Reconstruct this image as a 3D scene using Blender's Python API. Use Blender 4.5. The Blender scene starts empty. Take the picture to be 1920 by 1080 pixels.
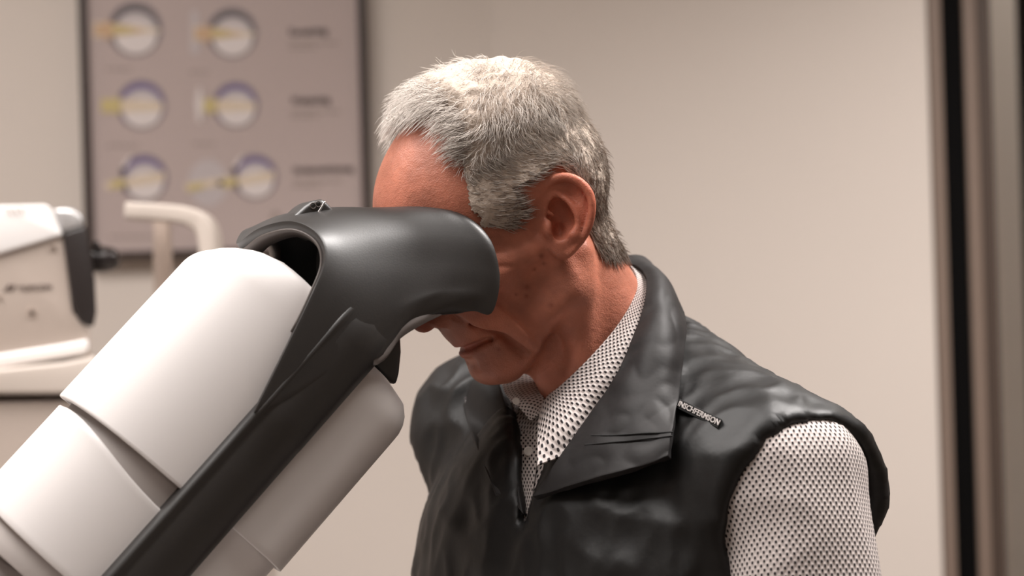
import bpy, bmesh, math, random
import numpy as np
from mathutils import Vector, Matrix, noise as mnoise

SC = bpy.context.scene
COL = SC.collection
random.seed(7)
RNG = np.random.default_rng(11)
R = math.radians

# ------------------------------------------------------------------ camera
FPX = 3450.0
ROLL = R(1.7)
CAM = np.array([0.0, -1.5, 1.15])
cr, sr = math.cos(ROLL), math.sin(ROLL)
cam_data = bpy.data.cameras.new('camera')
cam = bpy.data.objects.new('camera', cam_data)
COL.objects.link(cam)
right = Vector((cr, 0, -sr)); up = Vector((sr, 0, cr)); back = Vector((0, -1, 0))
cam.matrix_world = Matrix(((right.x, up.x, back.x, CAM[0]), (right.y, up.y, back.y, CAM[1]),
                           (right.z, up.z, back.z, CAM[2]), (0, 0, 0, 1)))
cam_data.sensor_width = 36.0
cam_data.lens = FPX * 36.0 / 1920.0
cam_data.clip_start = 0.05
cam_data.dof.use_dof = True
cam_data.dof.focus_distance = 1.42
cam_data.dof.aperture_fstop = 3.8
SC.camera = cam

# ------------------------------------------------------------------ light
w = bpy.data.worlds.new('world'); SC.world = w; w.use_nodes = True
w.node_tree.nodes['Background'].inputs[0].default_value = (1.0, 0.90, 0.82, 1)
w.node_tree.nodes['Background'].inputs[1].default_value = 0.05


def area_light(name, loc, size, power, col, target=None, spread=180, sizey=None):
    l = bpy.data.lights.new(name, 'AREA'); l.energy = power; l.color = col
    l.shape = 'RECTANGLE'; l.size = size; l.size_y = sizey or size; l.spread = R(spread)
    o = bpy.data.objects.new(name, l); COL.objects.link(o); o.location = loc
    if target is not None:
        o.rotation_euler = (Vector(target) - Vector(loc)).to_track_quat('-Z', 'Y').to_euler()
    return o


WARM = (1.0, 0.955, 0.925)
area_light('ceiling_panel_light', (-0.65, -0.45, 2.56), 1.0, 34, WARM, spread=165)
area_light('ceiling_panel_light', (0.90, 0.15, 2.56), 0.6, 46, WARM, spread=122)
area_light('ceiling_panel_light', (-0.3, -2.2, 2.56), 0.9, 6, WARM, spread=150)
area_light('ceiling_panel_light', (-1.25, 0.35, 2.56), 0.6, 24, WARM, spread=140)  # added fill lamp that brightens the left wall and poster
area_light('hall_fill_light', (1.5, 2.05, 2.56), 0.5, 9, WARM, spread=150)  # added fill lamp, keeps the space behind the glass from going dark

vs = SC.view_settings
vs.view_transform = 'Standard'; vs.look = 'None'; vs.gamma = 1.0; vs.use_curve_mapping = False
vs.exposure = -0.08


# ------------------------------------------------------------------ helpers
def ray(px, py):
    u, v = (px - 960.0) / FPX, (py - 540.0) / FPX
    rx = u * cr - v * sr; dn = u * sr + v * cr
    return np.array([rx, 1.0, -dn])


def P(px, py, y):
    return CAM + ray(px, py) * (y - CAM[1])


def project(p):
    p = np.atleast_2d(p); d = p - CAM
    x = d[:, 0] / d[:, 1]; dn = -d[:, 2] / d[:, 1]
    u = x * cr + dn * sr; v = -x * sr + dn * cr
    return np.stack([960 + u * FPX, 540 + v * FPX], 1)


def lin(r, g, b):
    f = lambda c: (c / 255 / 12.92) if c / 255 <= 0.04045 else ((c / 255 + 0.055) / 1.055) ** 2.4
    return (f(r), f(g), f(b), 1.0)


def mat(name, col, rough=0.5, metal=0.0, spec=0.5, noise=0.0, nscale=40.0, bump=0.0, bscale=200.0, coat=0.0, trans=0.0):
    m = bpy.data.materials.new(name); m.use_nodes = True
    nt = m.node_tree; b = nt.nodes['Principled BSDF']
    b.inputs['Base Color'].default_value = col
    b.inputs['Roughness'].default_value = rough
    b.inputs['Metallic'].default_value = metal
    b.inputs['Specular IOR Level'].default_value = spec
    b.inputs['Coat Weight'].default_value = coat
    b.inputs['Transmission Weight'].default_value = trans
    tc = nt.nodes.new('ShaderNodeTexCoord')
    if noise > 0:
        n = nt.nodes.new('ShaderNodeTexNoise'); n.inputs['Scale'].default_value = nscale; n.inputs['Detail'].default_value = 4
        nt.links.new(tc.outputs['Object'], n.inputs['Vector'])
        mx = nt.nodes.new('ShaderNodeMixRGB'); mx.blend_type = 'MIX'
        mx.inputs[1].default_value = tuple(c * (1 - noise) for c in col[:3]) + (1,)
        mx.inputs[2].default_value = tuple(min(1, c * (1 + noise)) for c in col[:3]) + (1,)
        nt.links.new(n.outputs['Fac'], mx.inputs[0]); nt.links.new(mx.outputs[0], b.inputs['Base Color'])
    if bump > 0:
        n = nt.nodes.new('ShaderNodeTexNoise'); n.inputs['Scale'].default_value = bscale; n.inputs['Detail'].default_value = 3
        nt.links.new(tc.outputs['Object'], n.inputs['Vector'])
        bp = nt.nodes.new('ShaderNodeBump'); bp.inputs['Strength'].default_value = bump; bp.inputs['Distance'].default_value = 0.001
        nt.links.new(n.outputs['Fac'], bp.inputs['Height']); nt.links.new(bp.outputs[0], b.inputs['Normal'])
    return m


def link(name, me, material, parent=None, smooth=True):
    o = bpy.data.objects.new(name, me); COL.objects.link(o)
    if material is not None:
        me.materials.append(material)
    if smooth and len(me.polygons):
        me.polygons.foreach_set('use_smooth', [True] * len(me.polygons))
    if parent is not None:
        o.parent = parent
        o.matrix_parent_inverse = parent.matrix_world.inverted()
    return o


def mesh_np(name, V, F):
    me = bpy.data.meshes.new(name)
    me.from_pydata([tuple(v) for v in V], [], [tuple(int(i) for i in f) for f in F])
    me.update()
    return me


def tag(o, label, cat, group=None):
    o['label'] = label; o['category'] = cat
    if group:
        o['group'] = group
    return o


def structure(o):
    o['kind'] = 'structure'
    return o


def empty(name, loc):
    o = bpy.data.objects.new(name, None); COL.objects.link(o)
    o.location = loc; o.matrix_world = Matrix.Translation(Vector(loc)); o.empty_display_size = 0.05
    return o


def box_mesh(name, lo, hi, bevel=0.0):
    bm = bmesh.new()
    bmesh.ops.create_cube(bm, size=1.0)
    for v in bm.verts:
        v.co = Vector([lo[i] + (v.co[i] + 0.5) * (hi[i] - lo[i]) for i in range(3)])
    if bevel > 0:
        bmesh.ops.bevel(bm, geom=list(bm.edges), offset=bevel, segments=3, profile=0.5, affect='EDGES')
    me = bpy.data.meshes.new(name); bm.to_mesh(me); bm.free()
    return me


def auto_smooth(o, ang=35):
    me = o.data
    bm = bmesh.new(); bm.from_mesh(me)
    for e in bm.edges:
        e.smooth = not (len(e.link_faces) == 2 and e.calc_face_angle(0) > R(ang))
    for f in bm.faces:
        f.smooth = True
    bm.to_mesh(me); bm.free()
    return o


def poly_extrude(name, pts, dvec, bevel=0.0, seg=3):
    """closed polygon (world points) swept by dvec, outer edges rounded"""
    bm = bmesh.new()
    a = [bm.verts.new(tuple(p)) for p in pts]
    b = [bm.verts.new(tuple(np.array(p) + dvec)) for p in pts]
    n = len(pts)
    bm.faces.new(a); bm.faces.new(b[::-1])
    for i in range(n):
        bm.faces.new((a[i], b[i], b[(i + 1) % n], a[(i + 1) % n]))
    bmesh.ops.recalc_face_normals(bm, faces=bm.faces)
    if bevel > 0:
        es = [e for e in bm.edges if e.calc_face_angle(0) > R(25)]
        bmesh.ops.bevel(bm, geom=es, offset=bevel, segments=seg, profile=0.5, affect='EDGES', clamp_overlap=True)
    me = bpy.data.meshes.new(name); bm.to_mesh(me); bm.free()
    return me


def catmull(pts, sub, closed=False):
    pts = np.array(pts, float); n = len(pts); out = []
    rng = range(n) if closed else range(n - 1)
    for i in rng:
        if closed:
            p0, p1, p2, p3 = pts[(i - 1) % n], pts[i], pts[(i + 1) % n], pts[(i + 2) % n]
        else:
            p1, p2 = pts[i], pts[i + 1]
            p0 = pts[i - 1] if i > 0 else 2 * p1 - p2
            p3 = pts[i + 2] if i + 2 < n else 2 * p2 - p1
        for k in range(sub):
            t = k / sub
            out.append(0.5 * ((2 * p1) + (-p0 + p2) * t + (2 * p0 - 5 * p1 + 4 * p2 - p3) * t * t + (-p0 + 3 * p1 - 3 * p2 + p3) * t ** 3))
    if not closed:
        out.append(pts[-1])
    return np.array(out)


def grid_surface(G, subr, subc):
    """bicubic surface through the control grid G (rows x cols x 3)"""
    G = np.array(G, float)
    A = np.stack([catmull(G[:, c], subr) for c in range(G.shape[1])], 1)
    B = np.stack([catmull(A[r], subc) for r in range(A.shape[0])], 0)
    return B


def grid_mesh(name, B, closed_c=False):
    nr, nc = B.shape[:2]
    V = B.reshape(-1, 3); F = []
    for r in range(nr - 1):
        for c in range(nc if closed_c else nc - 1):
            c2 = (c + 1) % nc
            F.append((r * nc + c, r * nc + c2, (r + 1) * nc + c2, (r + 1) * nc + c))
    return mesh_np(name, V, F)


def solidify(o, t, off=-1.0, bevel=0.0):
    m = o.modifiers.new('thickness', 'SOLIDIFY'); m.thickness = t; m.offset = off; m.use_even_offset = False
    if bevel > 0:
        b = o.modifiers.new('edge', 'BEVEL'); b.width = bevel; b.segments = 2; b.limit_method = 'ANGLE'; b.angle_limit = R(50)
    return o


def tube_mesh(name, path, radii, seg=10, caps=True, flat=None):
    """round tube along a polyline"""
    path = np.array(path, float); n = len(path)
    radii = np.broadcast_to(np.array(radii, float), (n,))
    T = np.gradient(path, axis=0); T /= np.linalg.norm(T, axis=1)[:, None] + 1e-12
    ref = np.array([0.0, 0, 1]) if abs(T[0][2]) < 0.9 else np.array([1.0, 0, 0])
    V, F = [], []
    for i in range(n):
        nrm = ref - T[i] * ref.dot(T[i]); nrm /= np.linalg.norm(nrm); ref = nrm
        bn = np.cross(T[i], nrm)
        for k in range(seg):
            a = 2 * math.pi * k / seg
            V.append(path[i] + radii[i] * (math.cos(a) * nrm + math.sin(a) * bn))
    for i in range(n - 1):
        for k in range(seg):
            k2 = (k + 1) % seg
            F.append((i * seg + k, i * seg + k2, (i + 1) * seg + k2, (i + 1) * seg + k))
    if caps:
        F.append(tuple(range(seg))[::-1]); F.append(tuple((n - 1) * seg + k for k in range(seg)))
    return mesh_np(name, V, F)


# ------------------------------------------------------------------ signed distance toolkit
def smin(a, b, k):
    if k <= 0:
        return np.minimum(a, b)
    h = np.maximum(k - np.abs(a - b), 0) / k
    return np.minimum(a, b) - h * h * k * 0.25


def smax(a, b, k):
    return -smin(-a, -b, k)


class Field:
    def __init__(self, lo, hi, h):
        self.lo = np.array(lo, float); self.h = h
        self.n = np.ceil((np.array(hi, float) - self.lo) / h).astype(int) + 1
        self.ax = [(self.lo[i] + h * np.arange(self.n[i])).astype(np.float32) for i in range(3)]
        self.D = np.full(tuple(self.n), 9.0, np.float32)

    def op(self, fn, lo, hi, k, kind='add', pad=1.5):
        sl = []
        for i in range(3):
            a = int(max(0, math.floor((lo[i] - k - pad - self.lo[i]) / self.h)))
            b = int(min(self.n[i], math.ceil((hi[i] + k + pad - self.lo[i]) / self.h) + 1))
            if a >= b:
                return
            sl.append(slice(a, b))
        x = self.ax[0][sl[0]][:, None, None]; y = self.ax[1][sl[1]][None, :, None]; z = self.ax[2][sl[2]][None, None, :]
        d = fn(x, y, z).astype(np.float32)
        s = self.D[tuple(sl)]
        if kind == 'add':
            self.D[tuple(sl)] = smin(s, d, k)
        elif kind == 'sub':
            self.D[tuple(sl)] = smax(s, -d, k)
        elif kind == 'and':
            self.D[tuple(sl)] = smax(s, d, k)

    def ell(self, c, r, k=1.0, kind='add', axes=None):
        c = np.array(c, float); r = np.array(r, float); m = r.max()
        A = np.eye(3) if axes is None else np.array(axes, float)

        def fn(x, y, z):
            dx, dy, dz = x - c[0], y - c[1], z - c[2]
            q = [(A[i][0] * dx + A[i][1] * dy + A[i][2] * dz) for i in range(3)]
            k0 = np.sqrt(sum((q[i] / r[i]) ** 2 for i in range(3)))
            k1 = np.sqrt(sum((q[i] / r[i] ** 2) ** 2 for i in range(3))) + 1e-6
            return k0 * (k0 - 1) / k1
        ext = r if axes is None else np.array([m, m, m])
        self.op(fn, c - ext, c + ext, k, kind)

    def cap(self, a, b, ra, rb=None, k=1.0, kind='add'):
        a = np.array(a, float); b = np.array(b, float); rb = ra if rb is None else rb
        ba = b - a; L2 = ba.dot(ba) + 1e-9

        def fn(x, y, z):
            px, py, pz = x - a[0], y - a[1], z - a[2]
            t = np.clip((px * ba[0] + py * ba[1] + pz * ba[2]) / L2, 0, 1)
            return np.sqrt((px - t * ba[0]) ** 2 + (py - t * ba[1]) ** 2 + (pz - t * ba[2]) ** 2) - (ra + (rb - ra) * t)
        rm = max(ra, rb)
        self.op(fn, np.minimum(a, b) - rm, np.maximum(a, b) + rm, k, kind)

    def chain(self, pts, rs, k=0.3, kind='add', curve=True):
        rs = np.broadcast_to(np.array(rs, float), (len(pts),))
        q = np.concatenate([np.array(pts, float), rs[:, None]], 1)
        if curve and len(pts) > 2:
            q = catmull(q, 4)
        q[:, 3] = np.maximum(q[:, 3], 0.03)
        lo = (q[:, :3] - q[:, 3:]).min(0); hi = (q[:, :3] + q[:, 3:]).max(0)

        def fn(x, y, z):
            d = None
            for i in range(len(q) - 1):
                a, ba = q[i, :3], q[i + 1, :3] - q[i, :3]; L2 = ba.dot(ba) + 1e-9
                px, py, pz = x - np.float32(a[0]), y - np.float32(a[1]), z - np.float32(a[2])
                t = np.clip((px * ba[0] + py * ba[1] + pz * ba[2]) / L2, 0, 1)
                e = np.sqrt((px - t * ba[0]) ** 2 + (py - t * ba[1]) ** 2 + (pz - t * ba[2]) ** 2) - (q[i, 3] + (q[i + 1, 3] - q[i, 3]) * t)
                d = e if d is None else np.minimum(d, e)
            return d
        self.op(fn, lo, hi, k, kind, 0.8)

    def plane(self, p, n, k=0.5):
        """keep the side the normal points away from"""
        p = np.array(p, float); n = np.array(n, float) / np.linalg.norm(n)
        fn = lambda x, y, z: (x - p[0]) * n[0] + (y - p[1]) * n[1] + (z - p[2]) * n[2]
        self.op(fn, self.lo, self.lo + self.n * self.h, k, 'and')

    def sample(self, pts):
        q = (np.atleast_2d(pts) - self.lo) / self.h
        q = np.clip(q, 0, np.array(self.n) - 1.001)
        i = q.astype(int); f = q - i; out = 0
        for dx in (0, 1):
            for dy in (0, 1):
                for dz in (0, 1):
                    wgt = (f[:, 0] if dx else 1 - f[:, 0]) * (f[:, 1] if dy else 1 - f[:, 1]) * (f[:, 2] if dz else 1 - f[:, 2])
                    out = out + wgt * self.D[i[:, 0] + dx, i[:, 1] + dy, i[:, 2] + dz]
        return out

    def grad(self, pts, e=None):
        e = e or self.h
        g = np.stack([self.sample(pts + np.eye(3)[i] * e) - self.sample(pts - np.eye(3)[i] * e) for i in range(3)], 1)
        return g / (np.linalg.norm(g, axis=1)[:, None] + 1e-9)

    def mesh(self):
        D = self.D; S = D < 0
        n = D.shape
        c = np.zeros((n[0] - 1, n[1] - 1, n[2] - 1), np.int8)
        sl = lambda o, k: slice(1, None) if o else slice(None, -1)
        for dx in (0, 1):
            for dy in (0, 1):
                for dz in (0, 1):
                    c += S[sl(dx, 0), sl(dy, 0), sl(dz, 0)]
        cells = np.argwhere((c > 0) & (c < 8))
        idx = np.full(c.shape, -1, np.int32)
        idx[cells[:, 0], cells[:, 1], cells[:, 2]] = np.arange(len(cells))
        acc = np.zeros((len(cells), 3)); cnt = np.zeros(len(cells))
        corners = [(x, y, z) for x in (0, 1) for y in (0, 1) for z in (0, 1)]
        for ca in corners:
            for ax in range(3):
                if ca[ax] == 1:
                    continue
                cb = list(ca); cb[ax] = 1
                da = D[cells[:, 0] + ca[0], cells[:, 1] + ca[1], cells[:, 2] + ca[2]]
                db = D[cells[:, 0] + cb[0], cells[:, 1] + cb[1], cells[:, 2] + cb[2]]
                mk = (da < 0) != (db < 0)
                t = np.where(mk, da / (da - db + 1e-12), 0)
                p = np.tile(np.array(ca, float), (len(cells), 1)); p[:, ax] = t
                acc[mk] += p[mk]; cnt[mk] += 1
        V = self.lo + (cells + acc / cnt[:, None]) * self.h
        F = []
        for ax in range(3):
            o1, o2 = (ax + 1) % 3, (ax + 2) % 3
            s0 = [slice(None)] * 3; s1 = [slice(None)] * 3
            s0[ax] = slice(None, -1); s1[ax] = slice(1, None)
            a = S[tuple(s0)]; b = S[tuple(s1)]
            e = np.argwhere(a != b)
            ok = (e[:, o1] > 0) & (e[:, o2] > 0) & (e[:, o1] < n[o1] - 1) & (e[:, o2] < n[o2] - 1)
            e = e[ok]
            ins = a[e[:, 0], e[:, 1], e[:, 2]]
            q = []
            for d1, d2 in ((-1, -1), (0, -1), (0, 0), (-1, 0)):
                g = e.copy(); g[:, o1] += d1; g[:, o2] += d2
                q.append(idx[g[:, 0], g[:, 1], g[:, 2]])
            q = np.stack(q, 1)
            q[~ins] = q[~ins][:, ::-1]
            F.append(q)
        return V, np.concatenate(F)


def np_mesh_fast(name, V, F):
    me = bpy.data.meshes.new(name)
    nv, nf = len(V), len(F); k = F.shape[1]
    me.vertices.add(nv); me.vertices.foreach_set('co', np.asarray(V, np.float32).ravel())
    me.loops.add(nf * k); me.loops.foreach_set('vertex_index', F.astype(np.int32).ravel())
    me.polygons.add(nf)
    me.polygons.foreach_set('loop_start', np.arange(nf, dtype=np.int32) * k)
    me.polygons.foreach_set('loop_total', np.full(nf, k, np.int32))
    me.update(calc_edges=True); me.validate()
    return me


def smooth_verts(V, F, it=2, lam=0.5):
    E = np.concatenate([F[:, [0, 1]], F[:, [1, 2]], F[:, [2, 3]], F[:, [3, 0]]])
    for _ in range(it):
        acc = np.zeros_like(V); cnt = np.zeros(len(V))
        np.add.at(acc, E[:, 0], V[E[:, 1]]); np.add.at(cnt, E[:, 0], 1)
        np.add.at(acc, E[:, 1], V[E[:, 0]]); np.add.at(cnt, E[:, 1], 1)
        V = V + lam * (acc / cnt[:, None] - V)
    return V


def in_poly(pts, poly):
    x, y = pts[:, 0], pts[:, 1]; poly = np.array(poly, float)
    ins = np.zeros(len(pts), bool); n = len(poly); j = n - 1
    for i in range(n):
        xi, yi, xj, yj = *poly[i], *poly[j]
        c = ((yi > y) != (yj > y)) & (x < (xj - xi) * (y - yi) / (yj - yi + 1e-12) + xi)
        ins ^= c; j = i
    return ins


# ------------------------------------------------------------------ head frame (shared by the viewer and the person)
YAW, PITCH = R(20), R(26)
F0 = np.array([-math.cos(YAW), -math.sin(YAW), 0]); S0 = np.array([math.sin(YAW), -math.cos(YAW), 0]); UZ = np.array([0, 0, 1.0])
HF = math.cos(PITCH) * F0 - math.sin(PITCH) * UZ      # face direction
HU = math.cos(PITCH) * UZ + math.sin(PITCH) * F0      # head up
HS = S0                                               # towards the near ear
TRAG = P(1049, 432, -0.068)
HC = TRAG - HS * 0.072                                # head centre
HM = np.stack([HF, HS, HU])                           # rows: local axes


def h2w(q):
    return HC + (np.atleast_2d(q) / 100.0) @ HM


def w2h(p):
    return (np.atleast_2d(p) - HC) @ HM.T * 100.0


# viewer frame: axis rises towards the face, in the head's plane of symmetry
ELEV = R(45.7)
DN = S0; D0 = -F0
DA = math.cos(ELEV) * D0 + math.sin(ELEV) * UZ
DB = -math.sin(ELEV) * D0 + math.cos(ELEV) * UZ


def D(px, py, n):
    """world point seen at px,py in the plane n metres to the near side of the symmetry plane"""
    r = ray(px, py); t = ((HC - CAM).dot(DN) + n) / r.dot(DN)
    return CAM + r * t


DO = D(450, 770, 0.0)


def dev(a, b, n):
    return DO + a * DA + b * DB + n * DN


def dab(px, py, n):
    q = D(px, py, n) - DO
    return q.dot(DA), q.dot(DB)


def mirror(p):
    p = np.array(p, float); k = (p - DO) @ DN
    return p - 2 * k[..., None] * DN


# ------------------------------------------------------------------ room
M_WALL = mat('wall_paint', lin(214, 203, 194), 0.75, noise=0.02, nscale=3, bump=0.15, bscale=350)
M_CEIL = mat('ceiling_paint', lin(225, 218, 208), 0.9, bump=0.1, bscale=200)
M_FLOOR = mat('floor_vinyl', lin(92, 82, 74), 0.5, noise=0.15, nscale=6)
WY = 1.7
CX = P(922, 0, WY)[0]


def quad(name, pts, m, thick=None):
    me = mesh_np(name, pts, [tuple(range(len(pts)))])
    o = link(name, me, m, smooth=False)
    return structure(o)


def wall(name, a, b, z0=0.0, z1=2.6, t=0.1):
    """a wall slab whose room side runs from a to b (room on its left seen from a to b)"""
    a = np.array(a, float); b = np.array(b, float)
    d = (b - a) / np.linalg.norm(b - a); n = np.array([d[1], -d[0]])
    q = [a, b, b + n * t, a + n * t]
    pts = [(p[0], p[1], z0) for p in q]
    me = poly_extrude(name, pts, np.array([0, 0, z1 - z0]))
    return structure(link(name, me, M_WALL, smooth=False))


# plan of the room: back wall with the poster, an obtuse corner, side wall running towards the door
DX0 = P(1752, 540, 1.47)[0]
RA = np.array([CX, WY]); RB = np.array([DX0, 1.47])
wall('wall_back', (CX, WY), (-2.2, WY))
wall('wall_right', (RB[0], RB[1]), (CX, WY))
wall('wall_left', (-2.2, WY), (-2.2, -3.2))
wall('wall_front', (-2.2, -3.2), (2.6, -3.2))
wall('wall_side', (2.6, -3.2), (2.6, 2.5))
wall('wall_hall', (2.6, 2.5), (0.55, 2.5))
wall('wall_hall_side', (0.55, 2.5), (0.55, 1.66))
structure(link('floor', box_mesh('floor', (-2.3, -3.3, -0.1), (2.7, 2.6, 0)), M_FLOOR, smooth=False))
structure(link('ceiling', box_mesh('ceiling', (-2.3, -3.3, 2.6), (2.7, 2.6, 2.7)), M_CEIL, smooth=False))

# sliding glass door: wall end profile, black seal, metal stile, glass
M_TAUPE = mat('taupe_metal', lin(126, 109, 98), 0.45, 0.0, noise=0.03)
M_BROWN = mat('brown_metal', lin(80, 66, 58), 0.5, 0.0)
M_SEAL = mat('black_seal', lin(8, 7, 7), 0.8, spec=0.1)
M_GLASS = bpy.data.materials.new('clear_glass'); M_GLASS.use_nodes = True
b = M_GLASS.node_tree.nodes['Principled BSDF']
b.inputs['Base Color'].default_value = (0.93, 0.93, 0.9, 1); b.inputs['Roughness'].default_value = 0.02
b.inputs['Transmission Weight'].default_value = 1.0; b.inputs['IOR'].default_value = 1.45
door = empty('door_1', (DX0 + 0.05, 1.47, 0)); structure(door)


def strip(name, x0, x1, y0, y1, m):
    X0, X1 = P(x0, 540, y0)[0], P(x1, 540, y0)[0]
    o = link(name, box_mesh(name, (X0, y0, 0.0), (X1, y1, 2.6), 0.002), m, door)
    return auto_smooth(o)


strip('jamb', 1757, 1780, 1.462, 1.62, M_TAUPE)
strip('seal', 1779.5, 1822, 1.48, 1.60, M_SEAL)
strip('stile', 1821, 1846, 1.47, 1.56, M_TAUPE)
strip('stile_edge', 1846, 1872, 1.485, 1.55, M_BROWN)
X0 = P(1870, 540, 1.5)[0]
gl = link('glass_pane', box_mesh('glass_pane', (X0, 1.505, 0.02), (X0 + 0.95, 1.513, 2.55)), M_GLASS, door, smooth=False)
link('top_rail', box_mesh('top_rail', (X0, 1.49, 2.5), (2.59, 1.53, 2.6), 0.002), M_TAUPE, door, smooth=False)
xs = P(1917, 300, 1.9)[0]
o = link('trim_1', box_mesh('trim_1', (xs, 1.88, 0), (xs + 0.04, 1.92, 2.6), 0.002), M_SEAL, smooth=False); structure(o)
# light square ceiling fixtures (the room's lamps, plus added ones at left and hall)
M_FIX = mat('lamp_housing', lin(230, 228, 224), 0.5)
for i, (x, y, s, lb) in enumerate([(-0.65, -0.45, 1.0, 'square ceiling lamp housing above the seated person'),
                                   (0.90, 0.15, 0.6, 'square ceiling lamp housing towards the door'),
                                   (-1.25, 0.35, 0.6, 'square housing of the added fill lamp above the eye-measuring instrument'),
                                   (1.5, 2.05, 0.5, 'small square housing of the added fill lamp in the hall behind the glass door'),
                                   (-0.3, -2.2, 0.9, 'large square ceiling lamp housing behind the camera')]):
    bm = bmesh.new()
    for (lo, hi) in [((-s / 2 - .03, -s / 2 - .03, 0), (s / 2 + .03, -s / 2, .05)), ((-s / 2 - .03, s / 2, 0), (s / 2 + .03, s / 2 + .03, .05)),
                     ((-s / 2 - .03, -s / 2, 0), (-s / 2, s / 2, .05)), ((s / 2, -s / 2, 0), (s / 2 + .03, s / 2, .05))]:
        me = box_mesh('t', lo, hi); bm.from_mesh(me); bpy.data.meshes.remove(me)
    me = bpy.data.meshes.new('ceiling_lamp'); bm.to_mesh(me); bm.free()
    o = link('ceiling_lamp', me, M_FIX, smooth=False); o.location = (x, y, 2.55)
    tag(o, lb, 'lamp')

# ------------------------------------------------------------------ poster on the back wall
M_FRAME = mat('poster_frame_black', lin(52, 40, 36), 0.4)
M_SHEET = mat('poster_paper', lin(186, 170, 166), 0.22, noise=0.03, nscale=5)
M_PURP = mat('print_violet', lin(112, 98, 140), 0.4)
M_DGREY = mat('print_dark_grey', lin(88, 80, 84), 0.4)
M_GREY = mat('print_grey', lin(135, 124, 124), 0.4)
M_LGREY = mat('print_light_grey', lin(188, 178, 178), 0.4)
M_WHITE = mat('print_white', lin(218, 208, 205), 0.4)
M_YEL = mat('print_yellow', lin(196, 178, 124), 0.4)
M_ORA = mat('print_orange', lin(196, 162, 128), 0.4)
M_PEACH = mat('print_peach', lin(212, 194, 172), 0.4)
M_INK = mat('print_ink', lin(62, 50, 46), 0.5)
M_FAINT = mat('print_faint', lin(150, 136, 128), 0.5)
PY = WY - 0.022          # sheet plane


def W2(px, py, y):
    q = P(px, py, y); return q[0], q[2]


c0 = W2(176, 470, PY); c1 = W2(684, 470, PY)
SX0, SX1 = c0[0], c1[0]
SZ0 = W2(240, 472, PY)[1]; SZ1 = SZ0 + 0.66
poster = empty('framed_poster', ((SX0 + SX1) / 2, WY - 0.01, SZ0))
tag(poster, 'framed chart of eye cross-sections with black frame on the back wall', 'poster')
link('print_sheet', box_mesh('print_sheet', (SX0, PY, SZ0), (SX1, WY - 0.002, SZ1)), M_SHEET, poster, smooth=False)
fw = 0.0125
for lo, hi in [((SX0 - fw, SZ0 - fw), (SX0, SZ1 + fw)), ((SX1, SZ0 - fw), (SX1 + fw, SZ1 + fw)),
               ((SX0, SZ0 - fw), (SX1, SZ0)), ((SX0, SZ1), (SX1, SZ1 + fw))]:
    link('frame_bar', box_mesh('frame_bar', (lo[0], PY - 0.012, lo[1]), (hi[0], WY - 0.002, hi[1])), M_FRAME, poster, smooth=False)


def disc_poly(cx, cy, rx, ry, a0=0, a1=360, rin=None, n=40, off=(0, 0)):
    out = []
    for i in range(n + 1):
        a = R(a0 + (a1 - a0) * i / n)
        out.append((cx + rx * math.cos(a), cy - ry * math.sin(a)))
    if rin is not None:
        for i in range(n, -1, -1):
            a = R(a0 + (a1 - a0) * i / n)
            out.append((cx + off[0] + rin * math.cos(a), cy + off[1] - rin * math.sin(a)))
    return out


def flat_print(name, poly, m, parent, level):
    """a flat printed patch lying on the sheet (px outline, printed in layers a fraction of a millimetre apart)"""
    y = PY - 0.0004 - 0.00025 * level
    pts = [P(a, c, y) for a, c in poly]
    me = poly_extrude(name, pts, np.array([0, 0.0002, 0]))
    return link(name, me, m, parent, smooth=False)


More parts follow.
